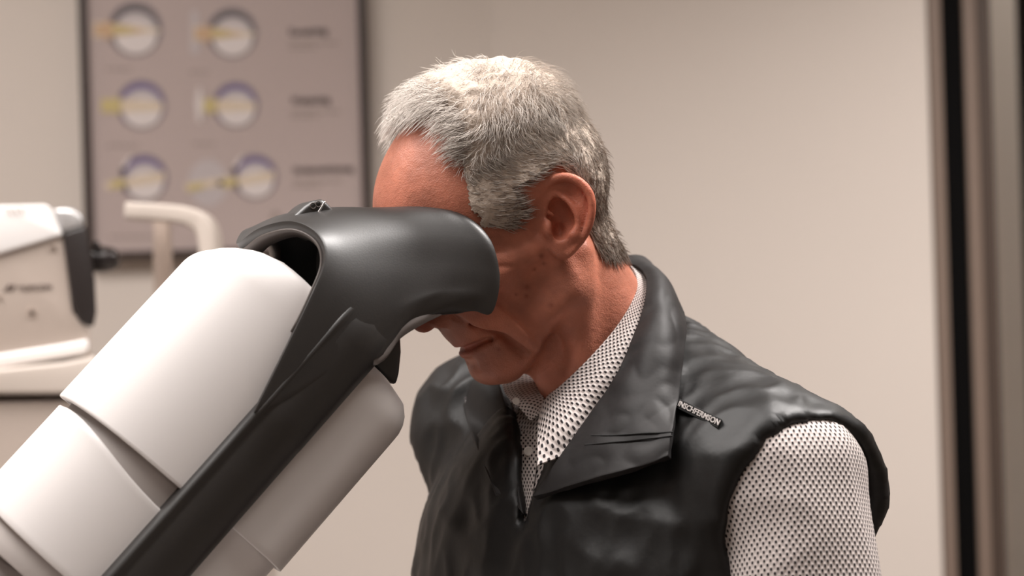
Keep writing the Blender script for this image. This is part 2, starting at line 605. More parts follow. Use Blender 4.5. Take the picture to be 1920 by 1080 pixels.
def eye_print(cx, cy, r, ring, style, rot=0):
    e = flat_print('eye_diagram', disc_poly(cx, cy, r, r), M_GREY, poster, 0)
    flat_print('sclera', disc_poly(cx, cy, r * .9, r * .9), ring, e, 1)
    flat_print('vitreous', disc_poly(cx + r * .02, cy + r * .13, r * .8, r * .78), M_LGREY, e, 2)
    flat_print('vitreous_light', disc_poly(cx + r * .04, cy + r * .28, r * .72, r * .58), M_WHITE, e, 3)
    k = cy + r * .02
    if style == 'near':       # rays meet in front of the retina
        flat_print('light_ray', [(cx - r * 1.5, k - r * .3), (cx - r * .5, k - r * .22), (cx + r * .9, k - r * .02), (cx + r * .9, k + r * .08), (cx - r * .5, k + r * .22), (cx - r * 1.5, k + r * .3)], M_PEACH, e, 4)
        flat_print('light_ray', [(cx - r * 1.45, k - r * .22), (cx - r * .6, k - r * .2), (cx + r * .3, k - r * .02), (cx + r * .3, k + r * .05), (cx - r * .6, k + r * .2), (cx - r * 1.45, k + r * .22)], M_ORA, e, 5)
        flat_print('light_ray', [(cx - r * .8, k - r * .18), (cx, k - r * .04), (cx, k + r * .08), (cx - r * .8, k + r * .15)], M_YEL, e, 6)
    elif style == 'far':
        flat_print('light_ray', [(cx - r * .8, k - r * .28), (cx + r * .85, k - r * .12), (cx + r * .85, k + r * .2), (cx - r * .8, k + r * .3)], M_PEACH, e, 4)
        flat_print('light_ray', [(cx - r * 1.6, k - r * .28), (cx - r * .82, k - r * .28), (cx - r * .82, k + r * .28), (cx - r * 1.6, k + r * .28)], M_YEL, e, 5)
    else:
        flat_print('light_ray', [(cx - r * 1.7, k + r * .18), (cx + r * .85, k - r * .3), (cx + r * .85, k + r * .12), (cx - r * 1.5, k + r * .5)], M_PEACH, e, 4)
        flat_print('light_ray', [(cx - r * 1.4, k + r * .1), (cx - r * .8, k - r * .02), (cx - r * .75, k + r * .32), (cx - r * 1.35, k + r * .42)], M_YEL, e, 5)
        flat_print('iris', disc_poly(cx - r * .88, cy - r * .3, r * .12, r * .16), M_DGREY, e, 6)
        flat_print('iris', disc_poly(cx - r * .78, cy + r * .42, r * .12, r * .16), M_DGREY, e, 6)
        flat_print('highlight', [(cx - r * 1.05, cy - r * .3), (cx - r * .7, cy - r * .85), (cx - r * .5, cy - r * .95), (cx - r * .85, cy - r * .3)], M_WHITE, e, 6)
    # the opening at the pupil
    if style != 'ast':
        flat_print('pupil_gap', disc_poly(cx - r * .98, cy + r * .03, r * .16, r * .36), M_YEL if style == 'far' else M_ORA, e, 7)


eye_print(253, 55, 52, M_DGREY, 'near'); eye_print(435, 62, 48, M_DGREY, 'near')
eye_print(265, 197, 47, M_PURP, 'far'); eye_print(442, 197, 44, M_PURP, 'far')
eye_print(270, 334, 45, M_PURP, 'ast'); eye_print(478, 332, 43, M_PURP, 'ast')
flat_print('toric_lens_print', disc_poly(390, 343, 37, 44), M_LGREY, poster, 0)
flat_print('light_ray', [(345, 345), (430, 330), (430, 345), (350, 360)], M_PEACH, poster, 4)
flat_print('light_ray', [(352, 346), (382, 343), (380, 354), (354, 360)], M_YEL, poster, 5)
flat_print('lens_print', [(358, 20), (371, 20), (374, 100), (357, 100)], M_LGREY, poster, 1)
flat_print('lens_print', [(371, 163), (376, 163), (381, 195), (377, 230), (371, 230), (366, 195)], M_WHITE, poster, 8)


def text_obj(name, body, size, loc, xdir, zdir, m, parent, extrude=0.0002, width=None, shear=0.0, bold=0.0):
    cu = bpy.data.curves.new(name, 'FONT'); cu.body = body; cu.size = size; cu.extrude = extrude; cu.shear = shear; cu.offset = bold
    cu.resolution_u = 3
    o = bpy.data.objects.new(name, cu); COL.objects.link(o)
    dg = bpy.context.evaluated_depsgraph_get()
    me = bpy.data.meshes.new_from_object(o.evaluated_get(dg))
    bpy.data.objects.remove(o); bpy.data.curves.remove(cu)
    me.name = name
    xs = [v.co.x for v in me.vertices]
    s = (width / (max(xs) - min(xs))) if width else 1.0
    xd = Vector(xdir).normalized(); zd = Vector(zdir); zd = (zd - xd * zd.dot(xd)).normalized(); nd = xd.cross(zd)
    mw = Matrix(((xd.x, zd.x, nd.x, loc[0]), (xd.y, zd.y, nd.y, loc[1]), (xd.z, zd.z, nd.z, loc[2]), (0, 0, 0, 1)))
    me.transform(mw @ Matrix.Diagonal((s, 1, 1, 1)))
    me.materials.clear()
    return link(name, me, m, parent, smooth=False)


def px_len(n, y):
    return n / FPX * (y - CAM[1])


for (x, y, wpx, wd) in [(542, 66, 72, 'Kurzsichtig'), (546, 195, 74, 'Weitsichtig'), (550, 325, 112, 'Hornhautverkrümmung')]:
    text_obj('heading', wd, 0.0165, P(x, y, PY - 0.0008), (1, 0, 0), (0, 0, 1), M_INK, poster, width=px_len(wpx, PY), bold=0.0006)
    for j, ws in enumerate([(22, 30, 18, 26), (16, 24, 14)]):
        cx = x
        for q in ws:
            flat_print('text_line', [(cx, y + 13 + 9 * j), (cx + q - 4, y + 12.6 + 9 * j), (cx + q - 4, y + 16.6 + 9 * j), (cx, y + 17 + 9 * j)], M_FAINT, poster, 1)
            cx += q
for (x, y, wd) in [(198, 128, 50), (355, 133, 36), (202, 271, 54), (362, 268, 34), (206, 442, 84)]:
    cx = x
    while cx < x + wd:
        q = random.uniform(10, 20)
        flat_print('caption_line', [(cx, y), (cx + q - 3, y), (cx + q - 3, y + 4), (cx, y + 4)], M_FAINT, poster, 1)
        cx += q
flat_print('round_mark', disc_poly(517, 409, 9, 13, 0, 360, 4), M_FAINT, poster, 1)

# ------------------------------------------------------------------ autorefractor on its cabinet
M_APLAST = mat('warm_white_plastic', lin(178, 164, 154), 0.42, bump=0.05, bscale=500)
M_ATOP = mat('white_plastic', lin(240, 236, 234), 0.3)
M_ADARK = mat('dark_plastic', lin(40, 34, 33), 0.4)
M_ASILV = mat('silver_plastic', lin(205, 203, 203), 0.3, 0.5)
M_AREST = mat('ivory_plastic', lin(202, 190, 180), 0.5)
M_APOST = mat('beige_metal', lin(178, 160, 148), 0.5)
M_LOGO = mat('logo_print', lin(82, 68, 62), 0.5)
AY0, AY1 = 0.72, 0.94
refr = empty('autorefractor', P(60, 690, 0.83))
tag(refr, 'white eye-measuring instrument with black front and forehead arch beside the poster', 'instrument')


def slab(name, poly, m, parent, y0=AY0, y1=AY1, bevel=0.006, seg=3):
    pts = [P(a, c, y0) for a, c in poly]
    o = link(name, poly_extrude(name, pts, np.array([-0.26 * (y1 - y0), y1 - y0, 0]), bevel, seg), m, parent)
    return auto_smooth(o, 40)


rbody = slab('housing', [(-190, 520), (0, 474), (117, 440), (122, 470), (137, 585), (150, 603), (169, 620), (169, 640), (168, 664), (0, 690), (-190, 700)], M_APLAST, refr, bevel=0.003)
slab('top_cover', [(-190, 440), (-150, 400), (0, 385), (86, 383), (98, 392), (116, 436), (118, 441), (0, 476), (-190, 521)], M_ATOP, refr, y0=AY0 - 0.006, y1=AY1 + 0.006, bevel=0.007)
slab('vent_slot', [(14, 389), (17, 389), (22, 402), (19, 402)], M_APOST, refr, y0=AY0 - 0.0075, y1=AY0, bevel=0)
slab('vent_slot', [(26, 389), (29, 389), (34, 402), (31, 402)], M_APOST, refr, y0=AY0 - 0.0075, y1=AY0, bevel=0)
slab('vent_slot', [(37, 388), (40, 388), (45, 401), (42, 401)], M_APOST, refr, y0=AY0 - 0.0075, y1=AY0, bevel=0)
slab('nose_cap', [(98, 391), (134, 389), (150, 398), (156, 408), (160, 424), (118, 437)], M_ASILV, refr, y0=AY0 - 0.002, y1=AY1, bevel=0.008)
slab('front_bezel', [(117, 437), (160, 423), (168, 460), (178, 525), (181, 585), (176, 612), (165, 613), (148, 602), (137, 575), (128, 510)], M_ADARK, refr, y0=AY0 - 0.004, y1=AY1, bevel=0.006)
slab('foot_lip', [(-190, 690), (0, 664), (120, 645), (166, 636), (167, 655), (160, 664), (0, 690), (-190, 702)], M_ATOP, refr, y0=AY0 - 0.008, y1=AY1, bevel=0.006)
# measuring window snout: a lathe along +x
cx, cz = W2(196, 486, 0.80)
prof = [(-0.03, 0.016), (0.0, 0.0165), (0.006, 0.015), (0.012, 0.0135), (0.017, 0.010), (0.019, 0.004), (0.0195, 0.0)]
V, F = [], []
for i, (a, r) in enumerate(prof):
    for k in range(20):
        t = 2 * math.pi * k / 20
        V.append((cx + a, 0.80 + r * math.cos(t), cz + r * math.sin(t)))
for i in range(len(prof) - 1):
    for k in range(20):
        F.append((i * 20 + k, i * 20 + (k + 1) % 20, (i + 1) * 20 + (k + 1) % 20, (i + 1) * 20 + k))
link('measuring_snout', mesh_np('measuring_snout', V, F), mat('gloss_black', lin(50, 45, 44), 0.2, 0.3), refr)
slab('sensor_pod', [(176, 452), (186, 452), (190, 470), (178, 472)], M_ADARK, refr, y0=0.78, y1=0.82, bevel=0.002)


def screw(px, py, rpx, parent, y):
    q = P(px, py, y)
    V, F = [], []
    rr = px_len(rpx, y)
    for rad, dy in ((rr, 0.001), (rr, -0.0015), (rr * .7, -0.002), (rr * .6, 0.0005), (0.0001, 0.0005)):
        for k in range(18):
            t = 2 * math.pi * k / 18
            V.append((q[0] + rad * math.cos(t), q[1] + dy, q[2] + rad * math.sin(t)))
    for i in range(4):
        for k in range(18):
            F.append((i * 18 + k, i * 18 + (k + 1) % 18, (i + 1) * 18 + (k + 1) % 18, (i + 1) * 18 + k))
    return link('screw_cap', mesh_np('screw_cap', V, F), M_APOST, parent)


screw(100, 465, 6, refr, AY0 - 0.0005); screw(60, 586, 8, refr, AY0 - 0.0005); screw(0, 558, 4, refr, AY0 - 0.0005)
lp = P(34, 546, AY0 - 0.001); lq = P(97, 542, AY0 - 0.001)
text_obj('brand_lettering', 'TOPCON', 0.0088, lp, lq - lp, (0, 0, 1), M_LOGO, refr, width=float(np.linalg.norm(lq - lp)), bold=0.0002)
for poly in ([(6, 547), (15, 534), (22, 534), (17, 541), (20, 541), (17, 546), (13, 543), (10, 547)], [(20, 546), (24, 534), (30, 534), (24, 546)]):
    slab('brand_emblem', poly, M_LOGO, refr, y0=AY0 - 0.0008, y1=AY0 + 0.001, bevel=0)


# forehead rest arch: broad near band bending down into its post, and the far post
def ribbon(name, path, wpx, y0, y1, m, parent):
    path = catmull(path, 8); T = np.gradient(path, axis=0); T /= np.linalg.norm(T, axis=1)[:, None]
    Nn = np.stack([T[:, 1], -T[:, 0]], 1)
    wv = np.interp(np.linspace(0, 1, len(path)), np.linspace(0, 1, len(wpx)), wpx)[:, None] / 2
    poly = [tuple(p) for p in path + Nn * wv] + [tuple(p) for p in (path - Nn * wv)[::-1]]
    o = link(name, poly_extrude(name, [P(a, c, y0) for a, c in poly], np.array([0, y1 - y0, 0]), 0.004, 3), m, parent)
    return auto_smooth(o, 40)


ribbon('forehead_band', [(232, 394), (300, 398), (350, 405), (378, 424), (388, 465), (391, 560), (393, 720)], [32, 32, 34, 36, 34, 34, 34], 0.80, 0.86, M_AREST, refr)
ribbon('rest_post', [(300, 408), (301, 470), (302, 560), (303, 720)], [28, 30, 30, 30], 0.90, 0.93, M_APOST, refr)
slab('base_plate', [(-190, 708), (0, 692), (120, 680), (180, 668), (184, 682), (184, 694), (460, 716), (460, 740), (-190, 740)], M_AREST, refr, y0=AY0 - 0.03, y1=AY1 + 0.03, bevel=0.004)
# cabinet carrying it
cab = empty('instrument_cabinet', (P(60, 800, 0.83)[0], 0.83, 0))
tag(cab, 'beige cabinet under the white eye-measuring instrument at the left edge', 'cabinet')
q0 = P(-190, 740, AY0 - 0.02); q1 = P(455, 740, AY0 - 0.02)
zt = min(q0[2], q1[2]) - 0.012
o = link('carcass', box_mesh('carcass', (q0[0], AY0 - 0.02, 0.0), (q1[0], AY1 + 0.02, zt + 0.012), 0.004), M_APLAST, cab); auto_smooth(o)
screw(52, 838, 9, cab, AY0 - 0.0205)
# ------------------------------------------------------------------ vision tester in the foreground
M_VWHITE = mat('viewer_white_plastic', lin(222, 217, 215), 0.42, bump=0.03, bscale=600)
M_VGREY = mat('viewer_grey_plastic', lin(176, 168, 164), 0.45)
M_VBLACK = mat('viewer_black_plastic', lin(27, 24, 23), 0.45, spec=1.0, bump=0.06, bscale=900)
M_VEDGE = mat('viewer_grey_edge', lin(92, 84, 80), 0.45)
M_VLIP = mat('viewer_lip_sheen', lin(128, 122, 120), 0.3)  # grey lightened to paint in a reflection along the edge
M_VIN = mat('viewer_inside', lin(12, 11, 11), 0.8)
M_CHROME = mat('small_metal', lin(190, 186, 184), 0.2, 1.0)
for pt in []and [(130, 745), (370, 490), (420, 467), (583, 545), (470, 775), (340, 915)]:
    print('DAB', pt, [tuple(round(v, 3) for v in dab(*pt, n)) for n in (0, 0.085)])
viewer = empty('vision_tester', dev(-0.5, -0.2, 0))
tag(viewer, 'tilted white and black vision tester the man leans his face into', 'instrument')


def section(W, bt, bl, n=24, e=2.3):
    """upper half outline of the tube: near lower edge -> top -> far lower edge, as (n, b)"""
    out = [(W, bl)]
    for i in range(n + 1):
        t = math.pi * i / n
        c, s = math.cos(t), math.sin(t)
        out.append((W * math.copysign(abs(c) ** (2 / e), c), bt * abs(s) ** (2 / e)))
    out.append((-W, bl))
    return out


def shell(name, W, bt, bl, a_lo, a_hi, m, nseg=10, thick=0.005, roundend=0.0, e=2.3):
    """tube shell between the axial end curves a_lo(n/W, b) and a_hi(n/W, b)"""
    sec = section(W, bt, bl, e=e); B = []
    for i in range(nseg + 1):
        row = []
        for (n_, b_) in sec:
            lo, hi = a_lo(abs(n_) / W, b_ / bt), a_hi(abs(n_) / W, b_ / bt)
            t = i / nseg
            a = lo + (hi - lo) * t
            d = max(0.0, a - (hi - roundend)) if roundend else 0.0
            drop = (roundend - math.sqrt(max(0.0, roundend ** 2 - d * d))) if roundend else 0.0
            row.append(dev(a, b_ - drop * max(0.0, b_ / bt), n_))
        B.append(row)
    o = link(name, grid_mesh(name, np.array(B)), m, viewer)
    solidify(o, thick, -1, 0.0015)
    return o


BT = 0.104; W0 = 0.086
shell('upper_cover', W0, BT, -0.03, lambda u, b: -0.082 + 0.004 * u, lambda u, b: 0.076 + 0.016 * min(1.0, u * 1.4), M_VWHITE, 60, roundend=0.024)
shell('middle_cover', W0 - 0.003, BT - 0.005, -0.03, lambda u, b: -0.172 - 0.004 * u, lambda u, b: -0.086 + 0.004 * u - 0.016 * u ** 4, M_VWHITE, 16)
shell('inner_sleeve', W0 - 0.009, BT - 0.011, -0.03, lambda u, b: -0.194, lambda u, b: -0.060, M_VGREY, 16)


# lower covers: a rounded trough under the arms
def lower(name, W, b0, b1, a0, a1, m, rnd, endr=0.0):
    sec = [(W, b0)]
    for i in range(9):
        t = math.pi / 2 * i / 8
        sec.append((W - rnd + rnd * math.cos(t), b1 + rnd - rnd * math.sin(t)))
    sec = sec + [(-x, y) for x, y in sec[::-1]]
    B = []
    N = 26
    for i in range(N + 1):
        t = i / N; a = a0 + (a1 - a0) * t
        d = max(0.0, a - (a1 - endr)) if endr else 0.0
        drop = endr - math.sqrt(max(0, endr ** 2 - d ** 2)) if endr else 0.0
        row = []
        for (n_, b_) in sec:
            k = (b0 - b_) / (b0 - b1)
            row.append(dev(a, b_ + drop * k, n_ * (1 - 0.25 * drop / max(endr, 1e-6)) if endr else n_))
        B.append(row)
    o = link(name, grid_mesh(name, np.array(B)), m, viewer)
    solidify(o, 0.004, -1, 0.001)
    return o


lower('lower_cover', 0.080, -0.02, -0.094, -0.074, 0.087, M_VWHITE, 0.03, 0.028)
lower('lower_sleeve', 0.076, -0.02, -0.089, -0.30, -0.066, M_VWHITE, 0.03)
# closing plates
for nm, a, W, b0, b1 in [('end_plate', -0.190, 0.072, -0.05, 0.088), ('front_plate', 0.062, 0.074, -0.07, 0.06)]:
    pts = [dev(a, b0, W), dev(a, b0, -W)] + [dev(a, b1 * math.sin(t), -W * math.cos(t)) for t in np.linspace(0, math.pi, 16)]
    link(nm, poly_extrude(nm, pts, DA * 0.003), M_VIN if nm == 'front_plate' else M_VWHITE, viewer, smooth=False)


# side arms (near and far): rounded bars with a ridge
def arm(side):
    a0, a1 = -0.36, 0.122
    prof = [(-0.037, 0.074), (-0.0365, 0.087), (-0.030, 0.0945), (-0.014, 0.0985), (0.000, 0.0985), (0.0035, 0.0972), (0.006, 0.0992), (0.009, 0.0990), (0.0115, 0.095), (0.012, 0.076)]
    B = []
    As = np.concatenate([np.linspace(a0, -0.004, 12), np.linspace(0.0, a1 - 0.04, 8), a1 - 0.04 + 0.04 * np.sin(np.linspace(0.1, math.pi / 2, 10))])
    for a in As:
        t = max(0.0, (a - (a1 - 0.04)) / 0.04)
        s = math.sqrt(max(0.0, 1 - t * t))
        grow = 0.0012 if a >= 0.0 else 0.0
        row = []
        for (b_, n_) in prof:
            wid = 1 + max(0, -a - 0.05) * 0.1
            row.append(dev(a, -0.012 + (b_ + 0.012) * (0.75 + 0.25 * s) * wid, side * (0.076 + (n_ + grow - 0.076) * s)))
        B.append(row)
    B = np.array(B)
    me = grid_mesh('side_arm', B if side > 0 else B[:, ::-1])
    o = link('side_arm', me, M_VBLACK, viewer)
    return o


for s in (1, -1):
    arm(s)

# mask-shaped viewer hood: near half traced as a grid of points at their own depth, mirrored
G = [
    # top-mid          upper side          shoulder             side               low side            tail
    [(452, 468, 0.0), (492, 440, 0.032), (548, 428, 0.060), (592, 450, 0.078), (604, 492, 0.087), (583, 550, 0.092), (530, 660, 0.0945), (474, 772, 0.0945)],
    [(520, 420, 0.0), (556, 412, 0.030), (600, 418, 0.056), (636, 450, 0.074), (646, 500, 0.085), (628, 560, 0.092), (590, 650, 0.0945), (540, 745, 0.0945)],
    [(600, 405, 0.0), (628, 402, 0.029), (668, 410, 0.053), (700, 445, 0.070), (706, 500, 0.081), (690, 560, 0.089), (664, 620, 0.093), (640, 680, 0.0935)],
    [(660, 407, 0.0), (700, 402, 0.030), (745, 408, 0.054), (778, 445, 0.069), (784, 500, 0.077), (765, 552, 0.083), (735, 595, 0.087), (704, 668, 0.088)],
    [(682, 410, 0.0), (748, 401, 0.034), (815, 406, 0.060), (850, 445, 0.074), (858, 500, 0.080), (842, 540, 0.082), (800, 562, 0.083), (740, 618, 0.083)],
    [(694, 413, 0.0), (768, 402, 0.038), (850, 410, 0.066), (900, 452, 0.080), (918, 508, 0.084), (905, 548, 0.084), (868, 560, 0.083), (790, 588, 0.081)],
    [(700, 417, 0.0), (780, 404, 0.040), (864, 416, 0.067), (915, 462, 0.081), (931, 530, 0.084), (918, 586, 0.083), (888, 578, 0.081), (835, 574, 0.079)],
]
GW = np.array([[D(*c) for c in row] for row in G])
GM = mirror(GW)
full = np.concatenate([GM[:, :0:-1], GW], 1)
S = grid_surface(full, 7, 6)
hood = link('viewer_hood', grid_mesh('viewer_hood', S[:, ::-1]), M_VBLACK, viewer)
solidify(hood, 0.0055, -1, 0.0012)
# grey rim round the hood's rear opening, lip under the face cup, paled to paint its reflection
rim = S[0]
sel = rim[8:-8]
T_ = np.gradient(sel, axis=0)
inn = []
for i in range(len(sel)):
    inw = (DO + DA * ((sel[i] - DO) @ DA) + DB * 0.02) - sel[i]; inw /= np.linalg.norm(inw)
    inn.append(inw)
inn = np.array(inn)
wid = 0.0115 * np.sin(np.linspace(0.12, math.pi - 0.12, len(sel)))[:, None] ** 0.5
ringB = np.stack([sel - DA * 0.0010, sel + inn * wid - DA * 0.0005, sel + inn * wid * 1.05 + DA * 0.004], 0)
o = link('rear_rim', grid_mesh('rear_rim', ringB), M_VEDGE, hood); solidify(o, 0.002, 0)
for half in (1, -1):
    edge = S[:, -1] if half == 1 else S[:, 0]
    e2 = edge[20:]
    t = np.linspace(0, 1, len(e2))
    o = link('lower_lip', tube_mesh('lower_lip', e2 - UZ * 0.0028 + DN * half * 0.0015, 0.0050 * np.sin(np.pi * np.clip(t * 0.9 + 0.08, 0, 1)) ** 0.6 + 0.0008, 10), M_VLIP, hood)
# eyepiece plate inside the hood
pl = [D(640, 470, 0.0)]
for k in range(2):
    s = 1 if k == 0 else -1
    c = D(690, 500, 0.0) + s * 0.032 * DN
    path = [c - D0 * 0.03, c + D0 * 0.012]
    link('eyepiece', tube_mesh('eyepiece', path, [0.017, 0.019], 20), M_VIN, hood)

# little adjuster wedge on top of the hood
wedge = [D(538, 418, 0.044), D(572, 386, 0.044), D(588, 375, 0.044), D(606, 373, 0.044), D(613, 379, 0.044), D(648, 414, 0.044), D(600, 450, 0.044)]
adj = link('adjuster', poly_extrude('adjuster', wedge, -DN * 0.045, 0.003, 3), M_VBLACK, hood); auto_smooth(adj, 40)
link('adjuster_trim', tube_mesh('adjuster_trim', catmull([D(609, 378, 0.0445), D(600, 393, 0.0452), D(587, 412, 0.0458), D(582, 418, 0.046)], 6), 0.0008, 8), M_CHROME, adj)
for (x, y) in ((587, 386), (597, 383)):
    c = D(x, y, 0.0445)
    ring = [c + 0.0022 * (math.cos(t) * DA + math.sin(t) * DB) for t in np.linspace(0, 2 * math.pi, 14)]
    link('adjuster_ring', tube_mesh('adjuster_ring', ring, 0.0005, 6), M_VEDGE, adj)
for (x, y, n_) in ((648, 404, -0.02), (676, 403, -0.034)):
    c = D(x, y, n_)
    V = [c + 0.008 * math.cos(t) * D0 + 0.008 * math.sin(t) * DN + UZ * h for h in (-0.004, 0.003) for t in np.linspace(0, 2 * math.pi, 17)[:-1]]
    V += [c + 0.005 * math.cos(t) * D0 + 0.005 * math.sin(t) * DN + UZ * 0.0045 for t in np.linspace(0, 2 * math.pi, 17)[:-1]]
    F = [(r * 16 + k, r * 16 + (k + 1) % 16, (r + 1) * 16 + (k + 1) % 16, (r + 1) * 16 + k) for r in range(2) for k in range(16)] + [tuple(range(32, 48))]
    link('hood_button', mesh_np('hood_button', V, F), M_VBLACK, hood)
# dark core block between the arms, under the hood
core = [D(690, 640, 0.02), D(752, 622, 0.02), D(754, 660, 0.02), D(750, 700, 0.02), D(744, 724, 0.02), D(720, 708, 0.02), D(690, 680, 0.02)]
o = link('core_block', poly_extrude('core_block', core, -DN * 0.06, 0.004, 3), M_VBLACK, viewer); auto_smooth(o, 40)
# foot of the tester, standing on a table below the frame
foot_c = dev(-0.36, -0.02, 0); TZ = 0.74
o = link('foot', box_mesh('foot', (foot_c[0] - 0.17, foot_c[1] - 0.11, TZ), (foot_c[0] + 0.13, foot_c[1] + 0.11, TZ + 0.05), 0.02), M_VWHITE, viewer); auto_smooth(o)
o = link('neck_block', tube_mesh('neck_block', [dev(-0.19, 0.02, 0), dev(-0.30, 0.0, 0), foot_c * [1, 1, 0] + np.array([0, 0, TZ + 0.055])], [0.06, 0.06, 0.055], 24), M_VGREY, viewer)
table = empty('instrument_table', (foot_c[0], foot_c[1], 0))
tag(table, 'white table carrying the vision tester below the picture', 'table')
link('table_top', box_mesh('table_top', (foot_c[0] - 0.35, foot_c[1] - 0.28, TZ - 0.03), (foot_c[0] + 0.20, foot_c[1] + 0.30, TZ), 0.006), M_VWHITE, table, smooth=False)
link('column', tube_mesh('column', [(foot_c[0] - 0.1, foot_c[1], 0.04), (foot_c[0] - 0.1, foot_c[1], TZ - 0.03)], 0.045, 20), M_VGREY, table)
link('base', box_mesh('base', (foot_c[0] - 0.32, foot_c[1] - 0.25, 0.0), (foot_c[0] + 0.14, foot_c[1] + 0.25, 0.04), 0.01), M_VGREY, table, smooth=False)
# ------------------------------------------------------------------ person
TYAW = R(42)
TF = np.array([-math.cos(TYAW), -math.sin(TYAW), 0]); TL = np.array([math.sin(TYAW), -math.cos(TYAW), 0])
SHN = P(1478, 893, -0.115)                       # near shoulder joint
SHF = P(930, 800, 0.165)                         # far shoulder joint
SHM = (SHN + SHF) / 2
NB = P(1165, 705, 0.03)                         # base of the neck
H_ = lambda p: w2h(p)[0]

fld = Field((-17, -12.5, -27), (15, 12.5, 15.2), 0.15)
f = fld
f.ell((1.3, 0, 5.2), (9.2, 7.4, 7.8), 1.0)                      # cranium
f.ell((-2.5, 0, 3.4), (5.1, 6.3, 5.6), 2.0)                     # occiput
f.ell((5.2, 0, 4.6), (5.4, 6.1, 5.2), 2.0)                      # forehead
f.ell((4.6, 0, -1.2), (5.2, 6.0, 6.0), 2.0)                     # mid face
for s in (1, -1):
    f.cap((0.8, s * 5.4, -1.0), (1.2, s * 5.0, -4.4), 1.4, 1.4, 1.6)     # jaw branch
    f.cap((1.2, s * 5.0, -4.4), (7.2, s * 2.0, -8.2), 1.4, 1.35, 2.0)     # jaw line
    f.ell((6.6, s * 4.9, -0.9), (2.8, 1.55, 1.5), 1.5)                   # cheek bone
    f.cap((10.0, s * 1.2, 3.0), (8.4, s * 4.6, 2.9), 0.75, 0.7, 1.0)     # brow
f.ell((6.0, 0, -6.6), (3.1, 3.3, 2.9), 1.6)                     # muzzle to chin
f.ell((7.75, 0, -8.0), (1.65, 2.1, 1.4), 1.0)                    # chin
f.ell((6.9, 0, -5.3), (2.3, 2.9, 2.3), 1.3)                     # tooth mound
for s in (1, -1):
    f.ell((7.9, s * 1.9, -1.4), (2.3, 2.2, 3.0), 1.2)
    f.cap((9.9, s * 0.7, 0.6), (9.9, s * 1.0, -1.6), 0.7, 0.9, 0.8)      # nose flank                    # upper jaw beside the nose
    f.ell((6.4, s * 4.1, -2.6), (2.7, 1.7, 2.4), 1.4)                    # cheek fat
f.ell((8.6, 0, -4.1), (1.25, 2.4, 1.2), 1.0)                    # upper lip
# nose
f.cap((9.8, 0, 2.4), (11.0, 0, -1.4), 0.85, 0.95, 0.9)
f.ell((11.05, 0, -2.1), (1.05, 1.05, 1.0), 0.6)
for s in (1, -1):
    f.ell((9.9, s * 1.35, -2.4), (1.1, 0.8, 0.8), 0.6)
    f.ell((10.4, s * 0.65, -3.2), (0.5, 0.28, 0.3), 0.2, 'sub')
    f.ell((9.7, s * 3.3, 1.7), (1.4, 1.5, 1.0), 0.9, 'sub')             # eye sockets
    f.ell((8.3, s * 3.2, 1.4), (1.25, 1.4, 1.2), 0.3)                    # eyeball with lids
    f.cap((9.4, s * 2.3, 1.3), (9.1, s * 4.3, 1.3), 0.12, 0.08, 0.15, 'sub')
# lips
for s in (1, -1):
    f.chain([(9.2, 0, -5.05), (8.95, s * 1.0, -5.1), (7.95, s * 2.3, -5.35)], [0.45, 0.4, 0.18], 0.35)
    f.chain([(9.1, 0, -6.1), (8.85, s * 1.0, -6.05), (7.85, s * 2.2, -5.65)], [0.5, 0.45, 0.18], 0.35)
for s in (1, -1):
    f.chain([(9.75, 0, -5.6), (9.3, s * 1.1, -5.6), (8.25, s * 2.3, -5.5), (7.6, s * 2.9, -5.45)], [0.12, 0.14, 0.2, 0.12], 0.25, 'sub')
    # folds of an older face
    f.chain([(9.5, s * 2.15, -2.1), (8.4, s * 3.2, -3.5), (7.4, s * 3.9, -5.1), (6.6, s * 4.05, -6.6), (6.1, s * 3.9, -7.8)], [0.10, 0.30, 0.34, 0.28, 0.08], 0.8, 'sub')
    f.chain([(8.0, s * 3.0, -4.3), (7.2, s * 3.4, -5.6), (6.8, s * 3.2, -6.8)], [0.2, 0.3, 0.2], 0.5)
    f.chain([(7.6, s * 2.9, -5.6), (7.2, s * 3.05, -6.5), (6.9, s * 2.9, -7.3)], [0.14, 0.2, 0.1], 0.4, 'sub')
    f.chain([(7.6, s * 4.7, -2.6), (6.6, s * 4.9, -4.2), (5.6, s * 4.8, -6.2), (5.1, s * 4.4, -7.6)], [0.3, 0.42, 0.48, 0.35], 1.0)
    f.chain([(6.2, s * 5.8, -2.4), (5.1, s * 5.7, -4.4), (4.2, s * 5.2, -6.6)], [0.1, 0.36, 0.15], 0.9, 'sub')
    f.ell((3.6, s * 7.0, -2.8), (2.2, 1.0, 1.9), 1.8, 'sub')             # hollow cheek
    f.cap((2.6, s * 5.9, -0.6), (6.5, s * 4.9, -0.7), 0.6, 0.8, 1.6)     # cheek arch
f.cap((9.35, -1.0, -6.95), (9.35, 1.0, -6.95), 0.25, 0.25, 0.8, 'sub')     # chin groove


def snap(p, d):
    """slide p along -d onto the skin"""
    d = np.array(d, float) / np.linalg.norm(d); ts = np.linspace(2.5, -2.5, 120)
    q = np.array(p, float) + ts[:, None] * d
    k = np.argmax(fld.sample(q) < 0)
    return q[k]


